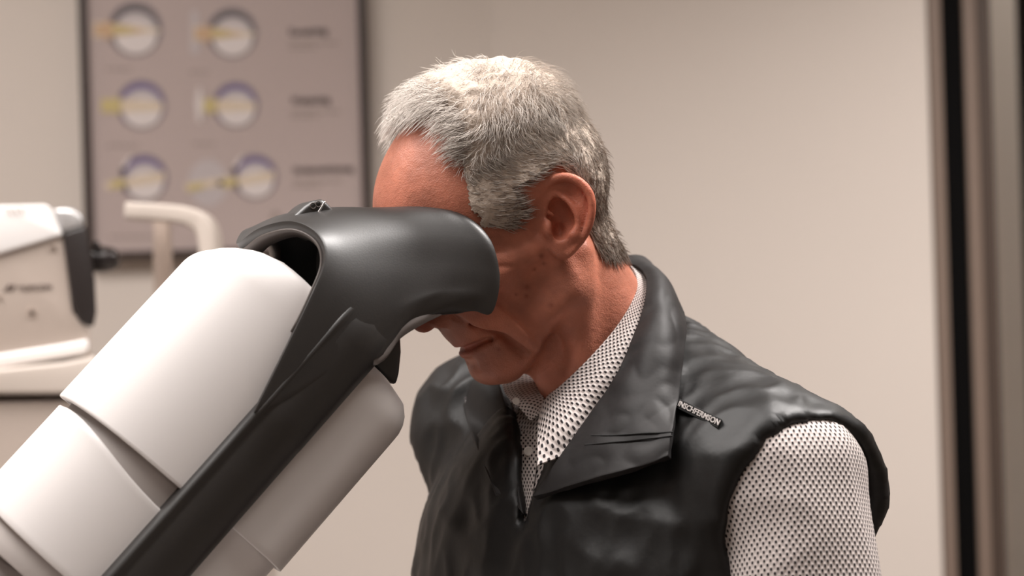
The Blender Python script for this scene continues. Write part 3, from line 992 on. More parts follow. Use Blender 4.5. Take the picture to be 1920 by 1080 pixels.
for s in (1, -1):
    mouth = [snap(p_, (1, s * 0.35 * i_, 0)) for i_, p_ in enumerate([(9.6, 0, -5.6), (9.3, s * 1.0, -5.62), (8.5, s * 1.9, -5.55), (7.6, s * 2.7, -5.45), (7.2, s * 3.0, -5.55)])]
    f.chain(mouth, [0.16, 0.2, 0.24, 0.24, 0.1], 0.3, 'sub')
    fold = [snap(p_, (0.7, s * 0.7, 0)) for p_ in [(9.0, s * 2.4, -2.4), (8.2, s * 3.2, -3.6), (7.3, s * 3.8, -5.0), (6.6, s * 4.1, -6.4), (6.0, s * 4.1, -7.6)]]
    f.chain(fold, [0.12, 0.24, 0.3, 0.24, 0.08], 0.7, 'sub')
    f.chain([p_ + np.array([-0.6, s * 0.35, 0.2]) for p_ in fold[1:4]], [0.25, 0.35, 0.25], 0.8)
    fold2 = [snap(p_, (0.4, s * 0.9, 0)) for p_ in [(6.4, s * 5.4, -2.6), (5.6, s * 5.3, -4.4), (5.0, s * 5.0, -6.0), (4.7, s * 4.7, -7.2)]]
    f.chain(fold2, [0.08, 0.2, 0.22, 0.08], 0.8, 'sub')
    # crow's feet and neck creases
    for k_ in range(3):
        cf = [snap(p_, (0.3, s, 0)) for p_ in [(6.6, s * 6.0, 1.6 - k_ * 0.8), (5.4, s * 6.4, 1.9 - k_ * 1.1), (4.6, s * 6.6, 1.8 - k_ * 1.3)]]
        f.chain(cf, [0.06, 0.1, 0.05], 0.3, 'sub')
# neck and upper chest
n0 = np.array([-1.2, 0, -2.6]); n1 = H_(NB)
f.cap(n0, n1, 4.9, 5.2, 1.5)
f.cap(n1, H_(NB - np.array([0, 0, 0.10])), 5.8, 8.0, 2.0)
notch = H_(NB + TF * 0.055 + np.array([0, 0, -0.035]))
for s in (1, -1):
    f.cap((-1.4, s * 5.2, -2.6), notch + np.array([0, s * 1.6, 0]), 0.9, 0.9, 1.8)      # neck muscles
f.cap(np.array([4.6, 0, -7.0]), np.array([2.6, 0, -8.2]), 2.0, 2.0, 1.5)
f.cap(np.array([2.6, 0, -8.0]), notch, 2.0, 1.5, 1.8)                                   # throat
f.ell(np.array([2.9, 0, -9.0]), (1.2, 1.0, 1.4), 1.0)
# ears
for s in (1, -1):
    fl = R(24)
    eq = np.array([-math.sin(PITCH), 0.0, math.cos(PITCH)])
    bk = np.array([-math.cos(PITCH), 0.0, -math.sin(PITCH)])
    ep = math.cos(fl) * bk + math.sin(fl) * np.array([0, s, 0])
    ew = np.cross(ep, eq); ew = ew * np.sign(ew[1] * s)
    eo = np.array([-0.5, s * 6.95, 0.45])
    E = lambda p, q, w_: eo + ep * p * 1.15 + eq * (q + 0.25) + ew * w_
    A = [ep, eq, ew]
    f.ell(E(0.35, 0.4, 0.15), (2.0, 3.0, 0.45), 0.5, axes=A)                 # plate
    f.ell(E(-0.2, 0.0, -0.5), (1.6, 2.2, 1.0), 0.8, axes=A)                  # root
    f.ell(E(0.1, -2.2, 0.15), (0.9, 0.95, 0.38), 0.5, axes=A)               # lobe
    f.ell(E(0.05, 0.1, 0.4), (1.2, 1.75, 1.15), 0.2, 'sub', axes=A)        # bowl
    f.ell(E(0.55, 1.6, 0.75), (1.05, 1.15, 0.55), 0.3, 'sub', axes=A)        # upper hollow
    f.chain([E(-0.55, 0.35, 0.15), E(-1.2, 0.9, 0.3), E(-1.35, 1.9, 0.4), E(-0.6, 2.95, 0.55), E(0.35, 3.25, 0.65), E(1.25, 2.9, 0.7), E(1.9, 2.1, 0.7),
             E(2.15, 1.1, 0.7), E(2.05, 0.0, 0.65), E(1.75, -1.0, 0.55), E(1.2, -1.9, 0.4), E(0.5, -2.7, 0.35)],
            [0.18, 0.26, 0.34, 0.36, 0.37, 0.37, 0.36, 0.34, 0.32, 0.30, 0.3, 0.28], 0.16, curve=True)
    f.chain([E(-0.3, 2.0, 0.25), E(0.55, 1.35, 0.4), E(1.05, 0.5, 0.5), E(1.2, -0.4, 0.5), E(0.95, -1.15, 0.55)], [0.16, 0.26, 0.3, 0.3, 0.36], 0.25)
    f.ell(E(-0.85, -0.75, 0.55), (0.42, 0.75, 0.5), 0.3, axes=A)             # tragus
    f.ell(E(0.85, -1.35, 0.55), (0.5, 0.42, 0.4), 0.3, axes=A)               # antitragus
    f.chain([E(-0.75, -1.3, 0.45), E(-0.2, -1.95, 0.4), E(0.5, -1.8, 0.45)], [0.25, 0.24, 0.26], 0.25)
    f.ell(E(-0.15, -0.75, 0.1), (0.6, 0.85, 1.2), 0.2, 'sub', axes=A)        # canal
V, F = fld.mesh()
V = smooth_verts(V, F, 2, 0.5)
NL = fld.grad(V)
VW = h2w(V)
body_me = np_mesh_fast('person', VW, F)

# skin colour: natural variation only
near = V.copy(); near[:, 1] = np.abs(near[:, 1])
NPX = project(h2w(near))
base = np.tile(np.array(lin(186, 117, 94)[:3]), (len(V), 1))


def blend(wgt, col):
    global base
    wgt = np.clip(wgt, 0, 1)[:, None]
    base = base * (1 - wgt) + np.array(lin(*col)[:3]) * wgt


def bell(c, r):
    q = (near - np.array(c)) / np.array(r); return np.exp(-(q ** 2).sum(1))


blend(0.55 * bell((9.5, 0, 5.5), (4, 7, 3.2)), (196, 118, 96))
blend(0.6 * bell((11.3, 0, -2.2), (1.8, 1.8, 1.5)), (178, 92, 74))
blend(0.5 * bell((7.5, 4.8, -1.6), (2.4, 2.2, 2.0)), (188, 104, 82))
blend(0.65 * bell((-1.8, 8.5, 0.8), (3.0, 2.2, 3.5)), (190, 104, 80))
lip = np.exp(-((near[:, 2] + 5.55) / 0.75) ** 2) * (near[:, 0] > 7.9) * np.clip((2.4 - near[:, 1]) / 0.8, 0, 1)
blend(0.6 * lip, (168, 88, 76))
stub = np.clip((-5.0 - near[:, 2]) / 2.5, 0, 1) * np.clip((near[:, 0] - 2) / 4, 0, 1)
blend(0.28 * stub, (150, 98, 82))
for px, py, r_ in [(1015, 480, 5), (1020, 494, 4), (988, 538, 5), (987, 555, 4), (1033, 572, 5), (968, 552, 3), (905, 470, 4), (1002, 505, 3), (935, 655, 3)]:
    d2 = ((project(VW) - np.array([px, py])) ** 2).sum(1)
    blend(0.6 * np.exp(-d2 / (r_ * r_)) * (V[:, 1] > 2), (120, 62, 46))
ca = body_me.color_attributes.new('skin', 'FLOAT_COLOR', 'POINT')
ca.data.foreach_set('color', np.concatenate([base, np.ones((len(V), 1))], 1).astype(np.float32).ravel())

M_SKIN = bpy.data.materials.new('skin'); M_SKIN.use_nodes = True
nt = M_SKIN.node_tree; b = nt.nodes['Principled BSDF']
at = nt.nodes.new('ShaderNodeAttribute'); at.attribute_name = 'skin'
tc = nt.nodes.new('ShaderNodeTexCoord')
n1_ = nt.nodes.new('ShaderNodeTexNoise'); n1_.inputs['Scale'].default_value = 42; n1_.inputs['Detail'].default_value = 6
nt.links.new(tc.outputs['Object'], n1_.inputs['Vector'])
rmp = nt.nodes.new('ShaderNodeMapRange'); rmp.inputs[1].default_value = 0.3; rmp.inputs[2].default_value = 0.7; rmp.inputs[3].default_value = 0.74; rmp.inputs[4].default_value = 1.16
nt.links.new(n1_.outputs['Fac'], rmp.inputs[0])
mu = nt.nodes.new('ShaderNodeMixRGB'); mu.blend_type = 'MULTIPLY'; mu.inputs[0].default_value = 1.0
nt.links.new(at.outputs['Color'], mu.inputs[1]); nt.links.new(rmp.outputs[0], mu.inputs[2])
nt.links.new(mu.outputs[0], b.inputs['Base Color'])
b.inputs['Roughness'].default_value = 0.5; b.inputs['Specular IOR Level'].default_value = 0.35
b.inputs['Subsurface Weight'].default_value = 0.12; b.inputs['Subsurface Radius'].default_value = (0.008, 0.003, 0.0015)
b.inputs['Subsurface Scale'].default_value = 1.0
vo = nt.nodes.new('ShaderNodeTexVoronoi'); vo.inputs['Scale'].default_value = 900
nt.links.new(tc.outputs['Object'], vo.inputs['Vector'])
n2_ = nt.nodes.new('ShaderNodeTexNoise'); n2_.inputs['Scale'].default_value = 160; n2_.inputs['Detail'].default_value = 5
nt.links.new(tc.outputs['Object'], n2_.inputs['Vector'])
ad = nt.nodes.new('ShaderNodeMath'); ad.operation = 'MULTIPLY_ADD'; ad.inputs[1].default_value = 0.3
nt.links.new(vo.outputs['Distance'], ad.inputs[0]); nt.links.new(n2_.outputs['Fac'], ad.inputs[2])
bp = nt.nodes.new('ShaderNodeBump'); bp.inputs['Strength'].default_value = 0.5; bp.inputs['Distance'].default_value = 0.0012
nt.links.new(ad.outputs[0], bp.inputs['Height']); nt.links.new(bp.outputs[0], b.inputs['Normal'])

person = link('person', body_me, M_SKIN)
tag(person, 'grey-haired man in black padded vest bending his face into the vision tester', 'person')
# ------------------------------------------------------------------ hair
POLY = [(735, 266), (758, 238), (802, 212), (848, 240), (868, 304), (880, 390), (906, 426), (950, 434), (985, 404), (1008, 372), (1030, 346), (1062, 328), (1098, 336),
        (1115, 356), (1122, 420), (1122, 470), (1150, 486), (1230, 480), (1230, -60), (560, -60), (560, 264)]


def poly_dist(pts, poly):
    """signed distance in px, positive inside"""
    poly = np.array(poly, float); d = np.full(len(pts), 1e9)
    for i in range(len(poly)):
        a, c = poly[i], poly[(i + 1) % len(poly)]; ba = c - a
        t = np.clip(((pts - a) @ ba) / (ba @ ba), 0, 1)
        d = np.minimum(d, np.linalg.norm(pts - a - t[:, None] * ba, axis=1))
    return np.where(in_poly(pts, poly), d, -d)


def hair_mask(vl):
    q = vl.copy(); q[:, 1] = np.abs(q[:, 1])
    px = project(h2w(q))
    d = poly_dist(px, POLY)
    nb = np.where(np.abs(d) < 30)[0]
    d[nb] += np.array([6 * mnoise.noise(Vector(q[k]) * 1.6) + 6 * mnoise.noise(Vector(q[k]) * 4.5) for k in nb])
    ear = (q[:, 1] > 7.0) & (np.abs(q[:, 0] + 1.2) < 3.2) & (np.abs(q[:, 2] - 0.3) < 4.4)
    behind = np.minimum((-3.0 - q[:, 0]) * 24, (482 - px[:, 1]))
    d = np.where(ear, -30, np.maximum(d, np.where(q[:, 2] < 4.5, behind, -99)))
    return d


def hair_thick(vl):
    f_, s_, u_ = vl[:, 0], np.abs(vl[:, 1]), vl[:, 2]
    top = np.clip((u_ - 6.5) / 5.0, 0, 1); top = top * top * (3 - 2 * top)
    t = 0.45 + 1.9 * top
    t += 0.5 * np.exp(-((f_ - 4) / 3.5) ** 2) * top
    t += 1.5 * np.clip((f_ - 5) / 3, 0, 1) * np.clip((u_ - 4) / 3, 0, 1) * np.clip((4.5 - s_) / 2, 0, 1)
    t += 0.15 * np.clip((-f_ - 3) / 4, 0, 1) * np.clip((u_ - 1) / 4, 0, 1)
    return t


dm = hair_mask(V)
edge_w = np.clip(dm / 34.0, 0, 1) ** 0.7
keep = (dm > 0)
fk = keep[F].all(1)
Fh = F[fk]
used = np.unique(Fh); remap = np.full(len(V), -1); remap[used] = np.arange(len(used))
th = (hair_thick(V) * edge_w * 0.8)[used]
lump = np.array([mnoise.noise(Vector((p[0] * .55, p[1] * .55, p[2] * .8))) + 0.6 * mnoise.noise(Vector((p[0] * 1.1, p[1] * 1.6, p[2] * 2.2))) for p in V[used]])
Vh = V[used] + NL[used] * (th * (1 + 0.22 * lump) + 0.04)[:, None]
M_HCAP = mat('hair_undercoat', lin(196, 180, 166), 0.8, noise=0.25, nscale=250, bump=0.9, bscale=500)
hair = link('hair', np_mesh_fast('hair', h2w(Vh), remap[Fh]), M_HCAP, person)
hair['label'] = 'short wavy silver-grey hair'

# strands
tri = V[Fh]
area = np.linalg.norm(np.cross(tri[:, 2] - tri[:, 0], tri[:, 3] - tri[:, 1]), axis=1)
NS = 30000
pick = RNG.choice(len(Fh), NS, p=area / area.sum())
wts = RNG.dirichlet([1, 1, 1, 1], NS)
root = (tri[pick] * wts[:, :, None]).sum(1)
nr = (NL[Fh[pick]] * wts[:, :, None]).sum(1); nr /= np.linalg.norm(nr, axis=1)[:, None]
ew_ = np.clip(hair_mask(root) / 34.0, 0.0, 1) ** 0.7
ew_ = np.maximum(ew_, 0.6 * np.clip((root[:, 0] - 5) / 2, 0, 1) * np.clip((4 - np.abs(root[:, 1])) / 1.5, 0, 1))
thk = hair_thick(root) * (0.25 + 0.75 * ew_)
DOWN = np.array([math.sin(PITCH), 0, -math.cos(PITCH)])
crown = np.array([-4.0, 0, 12.5])


def flow(p):
    s_ = np.abs(p[:, 1]); away = p - crown
    side = np.clip((9.0 - p[:, 2]) / 3.5, 0, 1) * np.clip((s_ - 3.0) / 2.5, 0, 1) * np.clip((p[:, 0] + 5) / 4, 0, 1)
    backw = np.clip((-p[:, 0] - 4.5) / 3, 0, 1)
    d = away / (np.linalg.norm(away, axis=1)[:, None] + 1e-6)
    fr = (np.clip((p[:, 0] - 1.0) / 4, 0, 1) * np.clip((s_ - 1.5) / 2, 0, 1) * np.clip((p[:, 2] - 5.5) / 3, 0, 1))[:, None]
    d = d * (1 - fr) + fr * np.array([1.0, 0, 0.12])
    d = d * (1 - side[:, None]) + side[:, None] * np.array([-0.9, 0, -0.42])
    d = d * (1 - backw[:, None]) + backw[:, None] * np.array([-0.1, 0, -1.0])
    return d


cl = np.round(root / 0.9) * 0.9 + 0.3 * RNG.standard_normal((NS, 3))
wob = np.array([mnoise.noise_vector(Vector(c) * 0.55) for c in cl])
wob2 = np.array([mnoise.noise_vector(Vector(c) * 1.7 + Vector((9, 3, 1))) for c in cl])
front = np.clip((root[:, 0] - 3.0) / 4, 0, 1) * np.clip((root[:, 2] - 4) / 3, 0, 1) * np.clip((4.2 - root[:, 1]) / 2.4, 0.12, 1)
topw = np.clip((root[:, 2] - 7) / 4, 0, 1)
Ls = (1.5 + 2.3 * topw + 2.7 * front) * RNG.uniform(0.65, 1.15, NS) * (0.7 + 0.3 * ew_)
NP = 7
pts = np.zeros((NS, NP, 3))
lay = RNG.uniform(0.1, 1.0, NS)
p = root + nr * (0.02 * thk)[:, None]
pts[:, 0] = p
stray = RNG.random(NS) < 0.05
for i in range(1, NP):
    t = i / (NP - 1)
    g = fld.grad(p); d0 = fld.sample(p)
    fl_ = flow(p) + 0.6 * wob + 0.55 * wob2 * math.sin(3.0 * t + 1) + 0.12 * RNG.standard_normal((NS, 3))
    fl_ = fl_ - g * (fl_ * g).sum(1)[:, None]
    fl_ /= np.linalg.norm(fl_, axis=1)[:, None] + 1e-6
    want = thk * (0.35 + 0.75 * lay) * min(1.0, t * 2.2) + np.where(stray, 0.5 * t, 0) + front * 0.9 * min(1, 1.5 * t)
    lift = np.clip((want - d0) / (Ls / (NP - 1) + 1e-6), -0.6, 1.4)
    dr = fl_ + g * lift[:, None] + DOWN * (1.0 * front * t)[:, None]
    dr /= np.linalg.norm(dr, axis=1)[:, None]
    p = p + dr * (Ls / (NP - 1))[:, None]
    d1 = fld.sample(p)
    p = p + fld.grad(p) * np.clip(0.06 - d1, 0, 1)[:, None]
    pts[:, i] = p
# the forelock: strands from the front hairline arching over and hanging in front of the brow
fl_ids = np.where((root[:, 0] > 5.5) & (root[:, 2] > 6.5) & (root[:, 1] > -4.5) & (root[:, 1] < 3.2))[0]
fl_ids = RNG.permutation(fl_ids)[:4600]
for k in fl_ids:
    a_ = 2 * math.pi * RNG.random(); r_ = math.sqrt(RNG.random())
    tx, ty = 688 + 24 * r_ * math.cos(a_), 266 + 50 * r_ * math.sin(a_)
    tip = w2h(D(tx, ty, root[k, 1] / 100.0 * 0.9))[0]
    mid = root[k] * 0.45 + tip * 0.55 + nr[k] * RNG.uniform(0.5, 1.5) + RNG.standard_normal(3) * 0.12
    tt = np.linspace(0, 1, NP)[:, None]
    cv_ = (1 - tt) ** 2 * root[k] + 2 * tt * (1 - tt) * mid + tt ** 2 * tip
    cv_ = cv_ + 0.12 * np.sin(tt * 5 + 6 * RNG.random()) * tt * RNG.standard_normal(3)
    pts[k] = cv_
dd = fld.sample(pts[fl_ids].reshape(-1, 3))
gg = fld.grad(pts[fl_ids].reshape(-1, 3))
pts[fl_ids] += (gg * np.clip(0.1 - dd, 0, 2)[:, None]).reshape(len(fl_ids), NP, 3)
rad0 = RNG.uniform(0.016, 0.034, NS)
T = np.gradient(pts, axis=1); T /= np.linalg.norm(T, axis=2)[:, :, None] + 1e-9
A1 = np.cross(T, np.array([0.3, 0.9, 0.2])); A1 /= np.linalg.norm(A1, axis=2)[:, :, None] + 1e-9
A2 = np.cross(T, A1)
prof = (np.array([0.9, 1, 1, 0.95, 0.85, 0.6, 0.15])[None, :, None] * rad0[:, None, None])
ringv = np.stack([pts + prof * (math.cos(a) * A1 + math.sin(a) * A2) for a in (0, 2.094, 4.189)], 2)     # NS,NP,3,3
SV = h2w(ringv.reshape(-1, 3))
bi = (np.arange(NS) * NP * 3)[:, None, None]
ii = np.arange(NP - 1)[None, :, None]; kk = np.arange(3)[None, None, :]
k2 = (kk + 1) % 3
q = np.stack(np.broadcast_arrays(bi + ii * 3 + kk, bi + ii * 3 + k2, bi + (ii + 1) * 3 + k2, bi + (ii + 1) * 3 + kk), -1).reshape(-1, 4)
hm = np_mesh_fast('hair_strands', SV, q)
dark = RNG.random(NS)
sidew = np.clip((8.5 - root[:, 2]) / 6, 0, 1)
mixd = np.clip((dark - (0.87 - 0.42 * sidew)) / 0.25, 0, 1)
colr = np.array(lin(216, 206, 197)[:3]) * (1 - mixd[:, None]) + np.array(lin(128, 108, 94)[:3]) * mixd[:, None]
colr *= (1 - 0.08 * sidew)[:, None]
colr *= RNG.uniform(0.8, 1.08, NS)[:, None]
cv = np.repeat(colr, NP * 3, 0)
ca = hm.color_attributes.new('hair_tone', 'FLOAT_COLOR', 'POINT')
ca.data.foreach_set('color', np.concatenate([cv, np.ones((len(cv), 1))], 1).astype(np.float32).ravel())
M_HAIR = bpy.data.materials.new('grey_hair'); M_HAIR.use_nodes = True
nt = M_HAIR.node_tree; b = nt.nodes['Principled BSDF']
at = nt.nodes.new('ShaderNodeAttribute'); at.attribute_name = 'hair_tone'
nt.links.new(at.outputs['Color'], b.inputs['Base Color'])
b.inputs['Roughness'].default_value = 0.45; b.inputs['Specular IOR Level'].default_value = 0.4
hs = link('hair_strands', hm, M_HAIR, hair); hs['kind'] = 'stuff'
# ------------------------------------------------------------------ clothes
def axes_of(*v):
    return [np.array(a, float) for a in v]


TA = axes_of(TF, TL, UZ)
SN, SF, SM, NBc = SHN * 100, SHF * 100, SHM * 100, NB * 100
ELN = SN + np.array([1.0, -7.0, -27.0])           # near elbow
ELF = SF + np.array([-2.5, 3.0, -26.0])
LO = np.array([-24.0, -34.0, 58.0]); HI = np.array([42.0, 36.0, 118.0])


def torso(fd, grow, trap=True):
    c = SM
    fd.ell(c + TF * 100 * 0.0 + np.array([0, 0, -14.0]) + TF * 1.5, (12.0 + grow, 17.0 + grow, 20.0 + grow), 3.0, axes=TA)
    fd.cap(c + np.array([0, 0, -10.0]) + TL * 7, c + np.array([0, 0, -44.0]) - TF * 5 + TL * 6, 11.0 + grow, 11.0 + grow, 4.0)
    fd.cap(c + np.array([0, 0, -10.0]) - TL * 7, c + np.array([0, 0, -44.0]) - TF * 5 - TL * 6, 11.0 + grow, 11.0 + grow, 4.0)
    fd.cap(SN - TL * 3.5 + np.array([0, 0, -1.2]), SF + TL * 3.5 + np.array([0, 0, -0.5]), 5.2 + grow * .8, 5.2 + grow * .8, 4.0)
    fd.cap(NBc + np.array([0, 0, -1.5]) - TF * 2.5 + TL * 1.5, SN + np.array([0, 0, -0.8]) - TL * 1.5, 5.2 + grow * .8, 5.2 + grow * .9, 3.0)
    fd.cap(NBc + np.array([0, 0, -2.0]) - TF * 2.5 - TL * 1.5, SF + np.array([0, 0, -0.2]) + TL * 1.5, 5.2 + grow * .8, 5.2 + grow * .9, 3.0)


def neck_hole(fd, r):
    ax = (NB - h2w(n0)[0]) * 100; ax /= np.linalg.norm(ax)
    fd.cap(NBc - ax * 12, NBc + ax * 2.0, r, r, 0.8, 'sub')


HV = 0.4
shirt_f = Field(LO, HI, HV)
torso(shirt_f, 0.0)
for a, c in ((SN, ELN), (SF, ELF)):
    shirt_f.cap(a, c, 5.3, 6.1, 2.0)
    shirt_f.cap(c, c + np.array([-9.0, -3.0, -9.0]), 5.6, 4.4, 2.0)
neck_hole(shirt_f, 6.0)
vest_f = Field(LO, HI, HV)
torso(vest_f, 1.5)
vest_f.cap(SN - TL * 2.5 + np.array([0, 0, -0.8]), SN + np.array([0.9, 0, -1.6]), 6.2, 6.4, 3.0)
vest_f.cap(SF + TL * 2.5, SF + np.array([-0.5, 0, -1.0]), 7.0, 7.2, 3.0)
# arm holes: everything beyond a tilted plane at the sleeve is cut away
AHN = np.array([0.35, -0.80, -0.48]); AHN /= np.linalg.norm(AHN)


def arm_hole(fd, J, nrm, c, r):
    p0 = J + nrm * c
    fd.cap(p0 + nrm * (r * 0.92), p0 + nrm * (r + 16) + np.array([0, 0, -10.0]), r, r + 2, 0.6, 'sub')


arm_hole(vest_f, SN, AHN, -0.3, 8.6)
arm_hole(vest_f, SF, np.array([-0.75, 0.35, -0.55]) / np.linalg.norm([0.75, 0.35, 0.55]), 2.0, 7.5)
vest_f.cap(SN + AHN * 2.0, ELN, 5.6, 6.4, 0.5, 'sub')
neck_hole(vest_f, 6.3)


def cut_front(fd, poly, k=0.6):
    """open the garment where the front neckline polygon lies, on the chest side only"""
    X, Y, Z = np.meshgrid(*fd.ax, indexing='ij')
    Pw = np.stack([X.ravel(), Y.ravel(), Z.ravel()], 1)
    near_s = np.abs(fd.D.ravel()) < 4.5
    rel = (Pw - SM) @ TF
    ids = np.where(near_s & (rel > 2.0))[0]
    sd = -poly_dist(project(Pw[ids] / 100.0), poly) / 22.0
    Dn = fd.D.ravel()
    Dn[ids] = smax(Dn[ids], -sd.astype(np.float32), k)
    fd.D = Dn.reshape(fd.D.shape)


OPEN = [(930, 690), (1120, 690), (1105, 775), (1040, 850), (1012, 905), (992, 990), (982, 985), (972, 900), (968, 830), (955, 770)]
cut_front(vest_f, OPEN)


def first_hit(fd, px, py, t0=0.9, t1=2.0, head=False):
    r = ray(px, py); ts = np.linspace(t0, t1, 700)
    W_ = CAM + ts[:, None] * r
    q = w2h(W_) if head else W_ * 100
    inside = np.all((q > fd.lo) & (q < fd.lo + (np.array(fd.D.shape) - 1) * fd.h), 1)
    d = np.where(inside, fd.sample(q), 9)
    k = np.argmax(d < 0)
    return W_[k] if d[k] < 0 else None


def cloth_wrinkle(V, N, amp, seeds, boost=None):
    out = np.zeros(len(V))
    for (fx, fz, sc, ph) in seeds:
        q = np.stack([V @ TL * fx, V @ TF * fx, V[:, 2] * fz], 1) * sc + ph
        v = np.array([mnoise.noise(Vector(p)) for p in q])
        out += (0.5 - np.abs(v)) * 1.0
    out = out / len(seeds)
    return V + N * (amp * (out if boost is None else out * boost))[:, None]


def field_object(fd, name, m, parent, wr=None, it=3):
    V_, F_ = fd.mesh()
    V_ = smooth_verts(V_, F_, it, 0.5)
    if wr is not None:
        N_ = fd.grad(V_, 0.8)
        V_ = wr(V_, N_)
    o = link(name, np_mesh_fast(name, V_ / 100.0, F_), m, parent)
    return o


# shirt cloth: pale ground with small dark dots in a staggered weave
def dotted(name, scale):
    m = bpy.data.materials.new(name); m.use_nodes = True
    nt = m.node_tree; b = nt.nodes['Principled BSDF']
    at = nt.nodes.new('ShaderNodeAttribute'); at.attribute_name = 'weave'
    sx = nt.nodes.new('ShaderNodeSeparateXYZ'); nt.links.new(at.outputs['Vector'], sx.inputs[0])

    def wave(a, b_, ca, cb):
        ma = nt.nodes.new('ShaderNodeMath'); ma.operation = 'MULTIPLY'; ma.inputs[1].default_value = ca * scale; nt.links.new(a, ma.inputs[0])
        mb = nt.nodes.new('ShaderNodeMath'); mb.operation = 'MULTIPLY_ADD'; mb.inputs[1].default_value = cb * scale; nt.links.new(b_, mb.inputs[0]); nt.links.new(ma.outputs[0], mb.inputs[2])
        c = nt.nodes.new('ShaderNodeMath'); c.operation = 'COSINE'; nt.links.new(mb.outputs[0], c.inputs[0])
        return c.outputs[0]
    w1 = wave(sx.outputs[0], sx.outputs[1], 1.0, 0.75); w2_ = wave(sx.outputs[0], sx.outputs[1], 1.0, -0.75)
    sm = nt.nodes.new('ShaderNodeMath'); sm.operation = 'ADD'; nt.links.new(w1, sm.inputs[0]); nt.links.new(w2_, sm.inputs[1])
    rp = nt.nodes.new('ShaderNodeMapRange'); rp.inputs[1].default_value = 0.35; rp.inputs[2].default_value = 1.1; rp.clamp = True
    nt.links.new(sm.outputs[0], rp.inputs[0])
    mx = nt.nodes.new('ShaderNodeMixRGB'); mx.inputs[1].default_value = lin(202, 192, 188); mx.inputs[2].default_value = lin(38, 33, 36)
    nt.links.new(rp.outputs[0], mx.inputs[0]); nt.links.new(mx.outputs[0], b.inputs['Base Color'])
    b.inputs['Roughness'].default_value = 0.85; b.inputs['Specular IOR Level'].default_value = 0.2
    bp = nt.nodes.new('ShaderNodeBump'); bp.inputs['Strength'].default_value = 0.3; bp.inputs['Distance'].default_value = 0.0006
    nt.links.new(sm.outputs[0], bp.inputs['Height']); nt.links.new(bp.outputs[0], b.inputs['Normal'])
    return m


def set_weave(me, UV):
    a = me.attributes.new('weave', 'FLOAT_VECTOR', 'POINT')
    a.data.foreach_set('vector', np.concatenate([UV, np.zeros((len(UV), 1))], 1).astype(np.float32).ravel())


M_SHIRT = dotted('dotted_shirt_cloth', 2 * math.pi / 0.0048)


def shirt_wr(V_, N_):
    return cloth_wrinkle(V_, N_, 1.3, [(0.5, 1.0, 0.16, 3.1), (1.0, 0.4, 0.2, 8.7)])


shirt = field_object(shirt_f, 'shirt', M_SHIRT, person, shirt_wr)
shirt['label'] = 'pale shirt with small dark dots'
co = np.zeros(len(shirt.data.vertices) * 3, np.float32); shirt.data.vertices.foreach_get('co', co); co = co.reshape(-1, 3).astype(float)
ang_c = (SHN + np.array([0, 0.0, 0]))
rel = co - SHN; aax = (ELN - SN); aax = aax / np.linalg.norm(aax)
e1 = np.cross(aax, [0, 1, 0]); e1 /= np.linalg.norm(e1); e2 = np.cross(aax, e1)
th_ = np.arctan2(rel @ e1, -(rel @ e2) * np.sign((np.array([0, -1, 0]) @ e2) * -1 + 1e-9))
is_arm = (rel @ TL) > -0.06
uv_arm = np.stack([th_ * 0.058, rel @ aax], 1)
uv_body = np.stack([(co - SHM) @ TL, co[:, 2]], 1)
set_weave(shirt.data, np.where(is_arm[:, None], uv_arm, uv_body))

# vest: quilted black nylon with creases
M_VEST = mat('black_nylon', lin(15, 14, 14), 0.5, spec=0.45, noise=0.2, nscale=12, bump=0.5, bscale=60)
M_VLIN = mat('vest_lining', lin(10, 9, 9), 0.8)
M_PIPE = mat('vest_piping', lin(70, 64, 64), 0.4)


def vest_wr(V_, N_):
    return cloth_wrinkle(V_, N_, 1.4, [(1.0, 0.4, 0.14, 1.3), (0.5, 1.0, 0.24, 5.2), (1.0, 0.6, 0.42, 2.2)])


vest = field_object(vest_f, 'vest', M_VEST, person, vest_wr)
vest['label'] = 'black padded nylon vest'


# ---- traced cloth patches laid over the body: (px, py, how): a number is an absolute depth y, ('v', off) rides on the vest, ('s', off) on the shirt, ('b', off) on the body
def cloth_point(px, py, how):
    if not isinstance(how, tuple):
        return P(px, py, how)
    fd = {'v': vest_f, 's': shirt_f, 'b': fld}[how[0]]
    h_ = first_hit(fd, px, py, head=(how[0] == 'b'))
    if h_ is None:
        print('MISS', px, py, how); return P(px, py, 0.0)
    r = ray(px, py)
    return h_ - r / np.linalg.norm(r) * how[1]


PATCH = {}


def patch(name, rows, m, parent, sub=6, thick=0.003, off=0.0, wr=0.0, weave=None):
    Gp = np.array([[cloth_point(*c) for c in row] for row in rows])
    S_ = grid_surface(Gp, sub, sub)
    if wr:
        for r_ in range(S_.shape[0]):
            for c_ in range(S_.shape[1]):
                p_ = S_[r_, c_]
                S_[r_, c_] += np.array([0, -1, 0.3]) * wr * (abs(mnoise.noise(Vector(p_ * 17))) + 0.45 * abs(mnoise.noise(Vector(p_ * 48))) - 0.3)
    me = grid_mesh(name, S_)
    if weave:
        du = np.concatenate([[0], np.cumsum(np.linalg.norm(np.diff(S_[S_.shape[0] // 2], axis=0), axis=1))])
        dv = np.concatenate([[0], np.cumsum(np.linalg.norm(np.diff(S_[:, S_.shape[1] // 2], axis=0), axis=1))])
        UV = np.stack(np.meshgrid(du, dv), -1).reshape(-1, 2)
        set_weave(me, UV)
    o = link(name, me, m, parent)
    solidify(o, thick, off, thick * 0.3)
    PATCH[name] = S_
    return o


M_COLL = mat('black_nylon_collar', lin(29, 26, 26), 0.62, spec=0.4, noise=0.15, nscale=14, bump=0.5, bscale=60)

